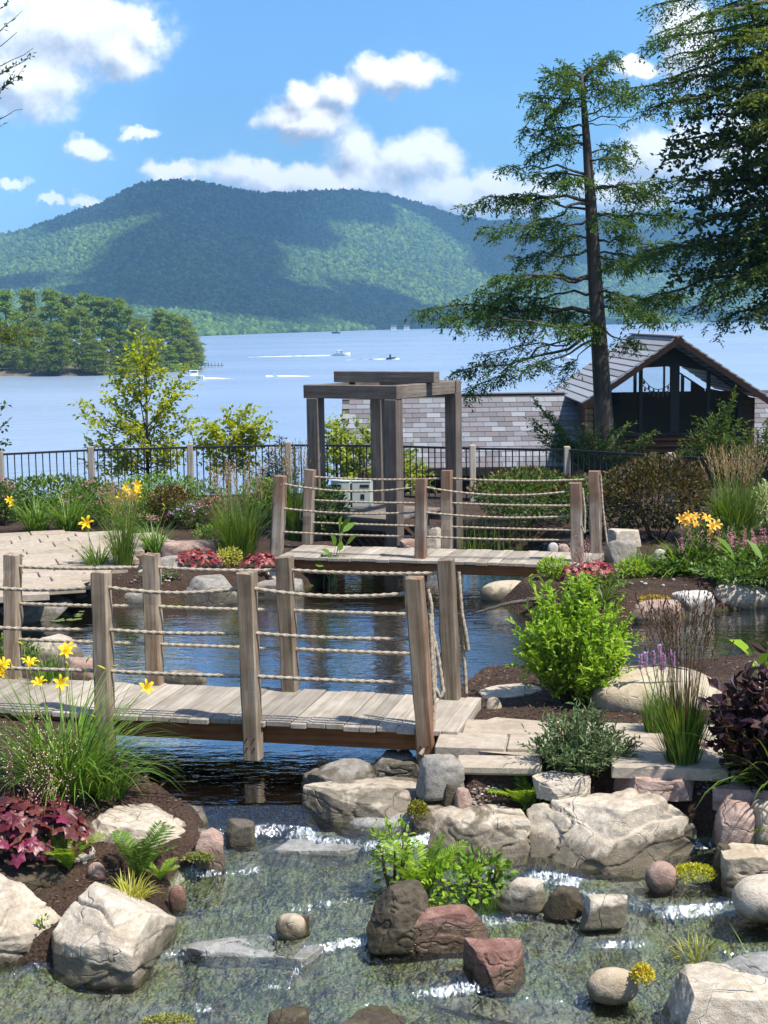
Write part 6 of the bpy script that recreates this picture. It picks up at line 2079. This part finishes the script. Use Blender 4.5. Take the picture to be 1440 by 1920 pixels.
def heuchera(label, px, py, wpx, hpx, n_, size, seed, meshes, haze=None):
    r = np.random.default_rng(seed)
    c, k = basept(px, py)
    W_, H_ = wpx * k / 2, hpx * k
    root = ob('coral_bells', None, label=label, cat='plant', loc=c)
    for i in range(n_):
        a = r.uniform(0, 6.28); q = math.sqrt(r.random())
        p = Vector((math.cos(a) * q * W_, math.sin(a) * q * W_ * .8, H_ * (.25 + .75 * math.sqrt(max(0, 1 - q * q))) * r.uniform(.75, 1)))
        o = ob('leaf', meshes[i % 3], root)
        o.location = p
        o.rotation_euler = (r.normal(0, .35) , .25 + .55 * q + r.normal(0, .25), a + r.normal(0, .6))
        s = size * r.uniform(.75, 1.25)
        o.scale = (s, s, s)
    mm = M()
    for i in range(10):
        a = r.uniform(0, 6.28)
        tube(mm, [(0, 0, -.03), (math.cos(a) * W_ * .5, math.sin(a) * W_ * .5, H_ * .4)], .003, 4)
    ob('stems', mm.mesh('stems', LM['brown']), root)
    if haze:
        hx, hy, cnt, sp_, mt = haze
        mm = M(); m2 = M()
        for i in range(cnt):
            t_ = D(hx + r.normal(0, sp_), hy + r.normal(0, sp_ * 1.3), c.y + r.normal(0, .08)) - c
            b_ = Vector((r.normal(0, W_ * .25), r.normal(0, W_ * .2), H_ * .3))
            tube(mm, [b_, (b_ + t_) / 2, t_], .0018, 3)
            kk = 16
            PP = np.array(t_)[None] - np.array(t_ - b_)[None] * r.uniform(0, .35, (kk, 1)) + r.standard_normal((kk, 3)) * .018
            leaves(m2, PP, r.standard_normal((kk, 3)), r.standard_normal((kk, 3)), .012, .010)
        ob('flower_stems', mm.mesh('flower_stems', LM['brown']), root)
        ob('flower_sprays', m2.mesh('flower_sprays', LM[mt]), root)
    return root


def fern(label, px, py, wpx, hpx, n_, seed, mat='fern', lean=(.1, .7)):
    r = np.random.default_rng(seed)
    c, k = basept(px, py)
    H_ = hpx * k
    root = ob('fern', None, label=label, cat='fern', loc=c)
    for i in range(n_):
        a = i / n_ * 6.28 + r.normal(0, .35)
        ln, ar = r.uniform(*lean), r.uniform(.4, 1.1)
        L_ = H_ * r.uniform(.8, 1.15)
        s = (np.arange(16) + .5) / 16
        th = ln + ar * s
        hx = np.concatenate([[0], np.cumsum(np.sin(th) * L_ / 16)]); hz_ = np.concatenate([[0], np.cumsum(np.cos(th) * L_ / 16)])
        q = np.stack([np.cos(a) * hx, np.sin(a) * hx, hz_], 1)
        mm = M(); tube(mm, q, np.linspace(.004, .001, 17), 4)
        Ps, Ds, Ns, Ls = [], [], [], []
        sd = np.array([-math.sin(a), math.cos(a), 0])
        t = nrm(np.gradient(q, axis=0))
        for j in np.arange(2, 17, .5):
            p = np.array([np.interp(j, np.arange(17), q[:, x]) for x in range(3)]); tt = t[int(j)]
            for sg in (-1, 1):
                Ps.append(p); Ds.append(sd * sg + tt * .45 + np.array([0, 0, r.normal(0, .1)])); Ns.append(np.cross(tt, sd) * 1.0)
                Ls.append(L_ * .24 * math.sin(math.pi * (.12 + .85 * (1 - j / 17.5) ** .9)) ** .8 * (1 if j < 15 else .6))
        Ls = np.array(Ls)
        leaves(mm, Ps, Ds, Ns, Ls, .0085 * H_ / .25, fold=.03)
        ob('frond', mm.mesh('frond', LM[mat]), root)
    return root


def bigleaf(label, px, py, tips, seed, mat='lily', L=.2, W=.06, name='water_plant', stemr=.006, Yb=None):
    """tall stems, each ending in a broad leaf"""
    r = np.random.default_rng(seed)
    c = P(px, py, -.45) if Yb is None else Yb
    root = ob(name, None, label=label, cat='plant', loc=c)
    for i, (tx, ty, lx, ly) in enumerate(tips):
        t_ = D(tx, ty, c.y + r.uniform(-.12, .12)) - c
        e_ = D(lx, ly, c.y + r.uniform(-.15, .05)) - c
        b_ = Vector((r.normal(0, .05), r.normal(0, .05), -.05))
        mm = M(); tube(mm, [b_, (b_ + t_) * .5 + Vector((r.normal(0, .01), 0, .02)), t_], [stemr, stemr * .8, stemr * .5], 5)
        st_ = ob('stem', mm.mesh('stem', LM['stem'], True), root)
        d = np.array(e_ - t_)
        mm = M()
        leaves(mm, [tuple(t_)], [d], [(r.normal(0, .3), -.6, .7)], np.linalg.norm(d), W, six=True, fold=.08)
        ob('leaf', mm.mesh('leaf', LM[mat], True), root)
    return root


# ---- bed along the fence, left
daylily('clump of arching daylily leaves at the far left of the fence bed', 70, 996, 110, 76, 90, 1, [(18, 940), (26, 948)], fs=1.1)
daylily('clump of daylily leaves second from the left in the fence bed', 128, 994, 110, 84, 100, 2, [(110, 905)], buds=1)
shrub('green shrub with pale pink flower heads behind the left daylilies', 178, 984, 110, 84, 900, .05, .03, 'green', 3, flowers=('pink', 34, .035), six=False)
shrub('pink flowering shrub cut off by the left edge of the fence bed', 0, 985, 60, 90, 500, .05, .03, 'green', 4, flowers=('pink', 14, .035), six=False)
daylily('tall daylily clump topped with yellow blooms left of the tall grass', 240, 990, 130, 96, 110, 5, [(232, 922), (240, 915), (248, 928), (256, 910), (262, 922), (244, 940), (228, 935), (254, 936)], fs=1.25)
feather('tall narrow grass clump beside the patio edge', 232, 1066, 110, 170, 170, 6, plume=.35, spread=.16, pm='straw')
daylily('small daylily tuft left of the patio grass with one yellow star bloom', 182, 1066, 90, 70, 60, 7, [(165, 984), (158, 978)], buds=1, fs=1.3)
daylily('small daylily tuft right of the patio grass', 290, 1036, 90, 70, 60, 8, [(310, 950)], buds=1)
shrub('low pink flowering plant in front of the yellow blooms', 258, 1000, 80, 40, 200, .05, .02, 'green', 9, flowers=('pink', 12, .03), six=False)
shrub('rusty brown leaved shrub in the middle of the fence bed', 322, 984, 84, 74, 900, .05, .03, 'rust', 10, six=False)
shrub('dark green plant with violet flower clusters', 360, 990, 64, 48, 420, .06, .018, 'green', 11, flowers=('violet', 16, .03), six=False)
shrub('pale green white flowered shrub behind the violet flowers', 385, 968, 80, 64, 500, .05, .03, 'sage', 13, flowers=('white', 20, .03), six=False)
shrub('rusty pink plumed plant left of the big feather grass', 398, 990, 50, 60, 400, .045, .02, 'rust', 14, flowers=('pink', 12, .03), six=False)
feather('big feather grass with brown plumes left of the farther footbridge', 450, 1046, 170, 185, 330, 15, plume=.30, spread=.24, w=.010)
feather('feather grass behind the left posts of the farther footbridge', 556, 1010, 110, 180, 190, 16, plume=.4, spread=.18, w=.010)
shrub('light green bushy plant at the foot of the big feather grass', 415, 1034, 90, 56, 520, .05, .02, 'lily', 17, six=False)
shrub('tiny yellow green plant between the two red foliage clumps', 432, 1062, 44, 34, 200, .04, .018, 'yellowgrass', 18, six=False)
shrub('leafy green shrub behind the big feather grass', 492, 985, 80, 90, 700, .05, .03, 'lily', 19, six=False)
shrub('green shrub beside the pergola deck cabinets', 610, 1012, 80, 110, 800, .06, .03, 'green', 20, six=False)
shrub('low green groundcover under the left fence rail', 300, 950, 150, 60, 700, .06, .035, 'lily', 21, six=False)
shrub('low green hedge behind the fence at the far left', 95, 955, 190, 62, 900, .07, .04, 'green', 22, six=False)
heuchera('red leaved clump on the patio rocks', 370, 1066, 86, 42, 80, .075, 23, HEUF)
heuchera('salmon red leaved clump left of the farther footbridge', 492, 1068, 78, 34, 80, .07, 24, HEUF)
heuchera('small red leaved clump behind the front left post', 152, 1098, 54, 24, 46, .06, 25, HEUF)

# ---- around the farther bridge, right
shrub('big dark bronze shrub against the fence right of the farther footbridge', 1232, 1010, 190, 150, 2600, .055, .032, 'ninebark', 31, six=False, tmix='bronze')
shrub('bronze yellow shrub behind the farther footbridge', 985, 985, 190, 104, 1900, .055, .032, 'green', 32, six=False, tmix='bronze')
shrub('dark bronze shrub behind the right posts of the farther footbridge', 1100, 1000, 130, 110, 1300, .055, .032, 'green', 33, six=False, tmix='bronze')
feather('wide feather grass with tan plumes against the fence at the right', 1376, 1010, 200, 175, 360, 34, plume=.45, spread=.26, w=.011)
shrub('white variegated shrub at the right edge below the feather grass', 1444, 1000, 84, 90, 420, .10, .03, 'white', 35, six=True)
daylily('golden daylily clump in the right pond bed', 1290, 1074, 150, 84, 110, 36, [(1275, 975), (1284, 970), (1296, 972), (1306, 974), (1316, 973), (1290, 985), (1302, 988), (1324, 976), (1334, 990), (1342, 986), (1338, 998)], fm='gold', fs=1.0, lean=(.3, 1.0), w=.022)
for k, (px_, py_, lab) in enumerate(((1302, 1072, 'leftmost pink plumed astilbe in the right pond bed'), (1362, 1072, 'middle pink plumed astilbe in the right pond bed'), (1424, 1076, 'rightmost pink plumed astilbe at the right edge'))):
    a_ = shrub(lab, px_, py_, 92, 54, 620, .05, .03, 'green', 37 + k, name='astilbe', cat='flower', six=False)
    r = np.random.default_rng(90 + k); mm = M()
    kk_ = P(px_, py_, -.1).y / F
    for j in range(11):
        b_ = np.array([r.normal(0, 24 * kk_), r.normal(-.05, .1), 40 * kk_]); h_ = r.uniform(20, 42) * kk_
        nn = 46; t_ = r.random(nn)
        PP = b_ + np.stack([r.normal(0, 1, nn) * .028 * (1 - t_ * .8), r.normal(0, 1, nn) * .028 * (1 - t_ * .8), t_ * h_ * 1.2], 1)
        leaves(mm, PP, r.standard_normal((nn, 3)) + [0, 0, 1], r.standard_normal((nn, 3)), .022, .014)
    ob('plumes', mm.mesh('plumes', LM['pink']), a_)
shrub('lush green perennials filling the bed under the astilbe', 1400, 1092, 180, 40, 900, .06, .035, 'green', 44, six=False)
shrub('small lime green tuft above the driftwood log', 1188, 1082, 54, 30, 180, .06, .025, 'fern', 45, six=False)
shrub('small lime plant at the right end of the farther footbridge', 1038, 1086, 54, 40, 260, .05, .022, 'lime', 46, six=False)
heuchera('dark red leaved clump at the right end of the farther footbridge', 1104, 1092, 104, 46, 90, .075, 47, HEUF, haze=(1086, 1026, 34, 20, 'pink'))
reed = M(); r = np.random.default_rng(50)
c, k = basept(935, 1028)
root = ob('iris_reeds', None, label='bright green iris blades growing behind the farther footbridge', cat='reeds', loc=c)
B = np.stack([r.uniform(-75, 75, 170) * k, r.uniform(-.2, .4, 170), np.full(170, -.35)], 1)
blades(reed, B, r.uniform(0, 6.28, 170), r.uniform(.45, .9, 170), np.abs(r.normal(0, .12, 170)), r.uniform(0, .3, 170), .022)
ob('foliage', reed.mesh('foliage', LM['grass']), root)
bigleaf('lance leaved water plant standing in the pond before the farther footbridge', 622, 1104,
        [(637, 998, 640, 966), (640, 996, 658, 968), (642, 998, 668, 978), (630, 1022, 620, 1000), (636, 1034, 640, 1012), (650, 1020, 670, 1002), (622, 1040, 602, 1030), (612, 1050, 600, 1040), (615, 1052, 622, 1034), (606, 1062, 590, 1056), (618, 1060, 612, 1046)], 51, mat='lily', W=.10)
bigleaf('broad leaved water plant at the right pond edge', 1366, 1142,
        [(1376, 1040, 1340, 1004), (1362, 1062, 1320, 1080), (1366, 1066, 1340, 1100), (1372, 1078, 1410, 1056), (1378, 1082, 1412, 1070), (1385, 1060, 1345, 1020), (1388, 1050, 1400, 1030), (1360, 1090, 1346, 1120)], 52, mat='lily', W=.10)
bigleaf('tall broad leaved water plant cut by the right edge of the pond', 1432, 1144,
        [(1430, 1050, 1400, 1010), (1436, 1040, 1450, 1000), (1438, 1080, 1460, 1060), (1428, 1072, 1405, 1052), (1440, 1060, 1470, 1040)], 53, mat='lily', W=.10)

shoots('green leafy mound on the bank behind the driftwood log', 1240, 1078, 90, 34, 40, .06, .03, 'lily', 54)
shoots('low green plants left of the layered grey ledge', 1160, 1000, 60, 30, 26, .06, .03, 'green', 55)
daylily('narrow green tuft beside the small pale stone in the right bed', 1205, 1066, 70, 56, 40, 56, [])
shoots('tall green perennials behind the golden daylilies', 1330, 1030, 120, 60, 60, .07, .03, 'green', 57)
shoots('dense green perennials at the right edge behind the pond boulder', 1420, 1090, 170, 60, 80, .07, .035, 'lily', 58)
daylily('green sedge tuft at the waterline left of the grey pink boulder', 1130, 1130, 70, 50, 40, 59, [])
shoots('green leafy plants at the left end of the nearer bridge by the pond', 20, 1250, 120, 60, 50, .06, .025, 'lily', 98)
shoots('leafy green plants along the left fence behind the tall grass', 300, 975, 150, 70, 90, .07, .035, 'lily', 99)
shoots('leafy green plants under the fence left of the pergola', 520, 985, 120, 80, 80, .07, .035, 'green', 100)
shoots('green plants at the foot of the fence at the far left', 40, 975, 130, 60, 70, .07, .035, 'green', 101)
shoots('green plants between the fence posts left of the violet flowers', 160, 965, 150, 60, 80, .07, .035, 'lily', 102)
# ---- right of the nearer bridge
shoots('rounded bright lime green shrub on the pond bank right of the nearer footbridge', 1076, 1318, 210, 246, 115, .078, .028, 'lime', 60, step=.022, t0=.2)
shoots('feathery grey green perennial beside the flagstone path', 1092, 1450, 215, 122, 90, .075, .014, 'sage', 62, step=.022, t0=.1, jit=.5)
feather('tall green grass with thin brown stems beside the path on the right', 1280, 1452, 150, 250, 330, 63, plume=.35, spread=.15, w=.011, arch=.3, pm='brown', ph=1.42)
lia = feather('dense green blazing star clump with violet spikes', 1228, 1385, 100, 130, 200, 65, plume=0, spread=.16, w=.010, arch=.1)
r = np.random.default_rng(66)
for (lx, ly) in ((1201, 1240), (1211, 1236), (1225, 1234), (1237, 1222), (1245, 1238), (1240, 1244), (1256, 1228), (1262, 1236)):
    t_ = D(lx, ly - 12, 12.1) - lia.location
    b_ = Vector((r.normal(0, .06), r.normal(0, .05), 0))
    e_ = D(lx, ly + 16, 12.1) - lia.location
    mm = M(); tube(mm, [b_, e_, t_], .004, 4); ob('flower_stem', mm.mesh('flower_stem', LM['stem']), lia)
    nn = 120; u_ = r.random(nn)
    PP = np.array(e_) + (np.array(t_ - e_))[None] * u_[:, None]
    a = r.uniform(0, 6.28, nn)
    mm = M(); leaves(mm, PP, np.stack([np.cos(a), np.sin(a), np.full(nn, .5)], 1), r.standard_normal((nn, 3)), .024, .010)
    ob('flower_spike', mm.mesh('flower_spike', LM['violet']), lia)
shoots('dark purple leaved shrub at the right edge beside the path', 1424, 1480, 195, 262, 50, .105, .075, 'purple', 67, step=.05, t0=.05, jit=.6, ang=65)
daylily('arching daylily leaves at the right edge in front of the purple shrub', 1475, 1480, 240, 190, 60, 68, [], lean=(.2, .9), arch=(.6, 1.9), leafk='grass', w=.02)
bigleaf('fresh green broad leaves above the purple shrub at the right edge', 1425, 1400, [(1412, 1228, 1368, 1198), (1424, 1252, 1448, 1214), (1418, 1240, 1405, 1262)], 69, mat='lime', W=.10, name='broadleaf_plant', Yb=G(1425, 1440))
fern('yellow green fern on the mulch left of the biggest boulder', 985, 1518, 90, 84, 12, 70)
fern('small fern at the foot of the purple shrub', 1388, 1482, 70, 70, 9, 71)
fern('fern growing in the stream wall at the right edge', 1420, 1610, 90, 80, 10, 72)
fern('fern low in the stream wall beside the tan block', 1392, 1652, 80, 50, 8, 73)
shrub('leafy lime green sprigs around the fern left of the biggest boulder', 1000, 1520, 70, 40, 130, .05, .03, 'fern', 74, six=True)
feather('pale yellow grass tuft on the lower right slab', 1305, 1800, 170, 84, 60, 75, plume=0, mat='yellowgrass', spread=.55, w=.009, arch=.7)
feather('thin yellow grass blades right of the pale yellow tuft', 1370, 1795, 70, 60, 16, 76, plume=0, mat='yellowgrass', spread=.4, w=.008, arch=.4)
daylily('dark grass blades leaning in at the lower right corner', 1470, 1960, 300, 200, 20, 77, [], leafk='grass', w=.012, lean=(.1, .6), arch=(.2, .8))

# ---- lower left
daylily('large daylily with yellow trumpet blooms in the lower left foreground', 125, 1482, 330, 210, 260, 80,
        [(128, 1222), (272, 1292), (120, 1285 - 60), (55, 1250), (5, 1250), (75, 1286), (112, 1282), (8, 1262), (70, 1248), (44, 1210), (20, 1252), (162, 1240), (198, 1255), (210, 1250), (178, 1345), (128, 1252)], buds=8, fs=.86, w=.014, lean=(.1, .9), arch=(.4, 1.9))
daylily('fine leaved green lily tuft behind the left end of the nearer bridge', 92, 1292, 120, 70, 110, 81, [], lean=(.05, .5), arch=(.1, .9), w=.009)
heuchera('large burgundy and copper leaved clump in the lower left corner', 45, 1606, 250, 125, 210, .105, 82, HEU, haze=(70, 1430, 46, 42, 'palepink'))
fern('bright fern on the mulch beside the burgundy leaves', 130, 1632, 110, 88, 12, 83)
fern('dark fern against the streaked boulder', 262, 1650, 110, 110, 9, 84, mat='grass', lean=(.05, .4))
fern('low fern hanging to the stream under the streaked boulder', 300, 1650, 80, 56, 8, 85)
feather('yellow green grass tuft between the two left boulders', 245, 1690, 130, 92, 110, 86, plume=0, mat='yellowgrass', spread=.5, w=.009, arch=.8)
shrub('tiny green sprout on the large lower left boulder', 80, 1745, 24, 30, 30, .03, .015, 'fern', 87, six=True, stems=2)

daylily('leaning daylily leaves above the low brown rock by the outlet', 205, 1490, 190, 110, 70, 88, [], w=.013)
shoots('small green seedlings on the mulch above the left ferns', 120, 1560, 90, 36, 26, .04, .02, 'green', 89)
shoots('low green creeping plants on the bank around the driftwood log', 1120, 1098, 130, 26, 50, .05, .025, 'lily', 95)
shoots('sparse green weeds on the bank below the red clump', 300, 1085, 90, 20, 30, .04, .02, 'green', 96)

# ---- stream island
fern('upright bright fern on the stream island', 790, 1690, 120, 130, 12, 90, lean=(.02, .5))
shrub('lime green leafy plant spreading over the red island boulder', 850, 1700, 190, 90, 330, .055, .04, 'lime', 91, six=True, up=.2, stems=8)
shrub('tall leafy stems at the left of the stream island', 738, 1690, 90, 170, 150, .055, .03, 'fern', 92, six=True, stems=6)
shrub('arching green leafy sprigs at the right of the stream island', 905, 1690, 110, 100, 110, .07, .045, 'lily', 93, six=True, stems=7)
feather('short green grass at the right foot of the stream island', 915, 1712, 110, 60, 90, 94, plume=0, mat='lily', spread=.5, w=.007, arch=.5)

# lily pads on the pond
pm_ = M()
aa = np.linspace(.25, 6.03, 16)
pm_.add([(0, 0, 0)] + [(math.cos(q), math.sin(q), .01) for q in aa], f3=[(0, i + 1, i + 2) for i in range(15)])
pm_ = pm_.mesh('lily_pad', plain('lily_pad_green', (.13, .17, .06), .4))
r = np.random.default_rng(5)
for i in range(14):
    p = P(r.uniform(70, 165), r.uniform(1146, 1164), -.394)
    o = ob('lily_pad', pm_, label='small floating lily pad near the left grey ledge', cat='lily pad', group='lily pads', loc=p, rz=r.uniform(0, 6))
    s = r.uniform(.04, .075); o.scale = (s, s, s)
mm = M()
tag = ob('plant_tag', bevbox('plant_tag', -.06, .06, -.02, .02, 0, .1, plain('tag_white', (.6, .68, .75), .5), .008), label='small pale blue plastic tag beside the smooth tan boulder', cat='tag', loc=P(1020, 1090, -.22), rz=.2)
ob('print', bevbox('print', -.03, .05, -.022, -.0205, .03, .08, plain('tag_blue', (.10, .28, .45), .5), .0005), tag)

# bark chips of the mulch, one mass
r = np.random.default_rng(15)
nn = 26000
cx_ = r.uniform(-4.5, 4.5, nn); cy_ = r.uniform(9.3, 16.5, nn)
far_ = r.random(nn) < .35
cx_ = np.where(far_, r.uniform(-9, 8, nn), cx_); cy_ = np.where(far_, r.uniform(16, 28, nn), cy_)
cz_ = np.array([hat(a, b) for a, b in zip(cx_, cy_)])
ok = (cz_ > -.36) | ((cy_ < 11.2) & (sdf(STREAM, cx_, cy_) > .12) & (sdf(POND, cx_, cy_) > .2))
cx_, cy_, cz_ = cx_[ok], cy_[ok], cz_[ok]
a = r.uniform(0, 6.28, len(cx_))
mm = M()
leaves(mm, np.stack([cx_, cy_, cz_ + .004], 1), np.stack([np.cos(a), np.sin(a), r.normal(.1, .25, len(a))], 1), np.array([0, 0, 1.0]) + r.standard_normal((len(a), 3)) * .35, r.uniform(.02, .06, len(a)), r.uniform(.01, .022, len(a)), fold=.05)
ob('mulch_chips', mm.mesh('mulch_chips', leafmat('bark_chip', (.03, .018, .012), (.085, .05, .032), (.19, .125, .085), trans=0.0, rough=.9)), kind='stuff', label='loose brown bark mulch covering the planting beds', cat='mulch')
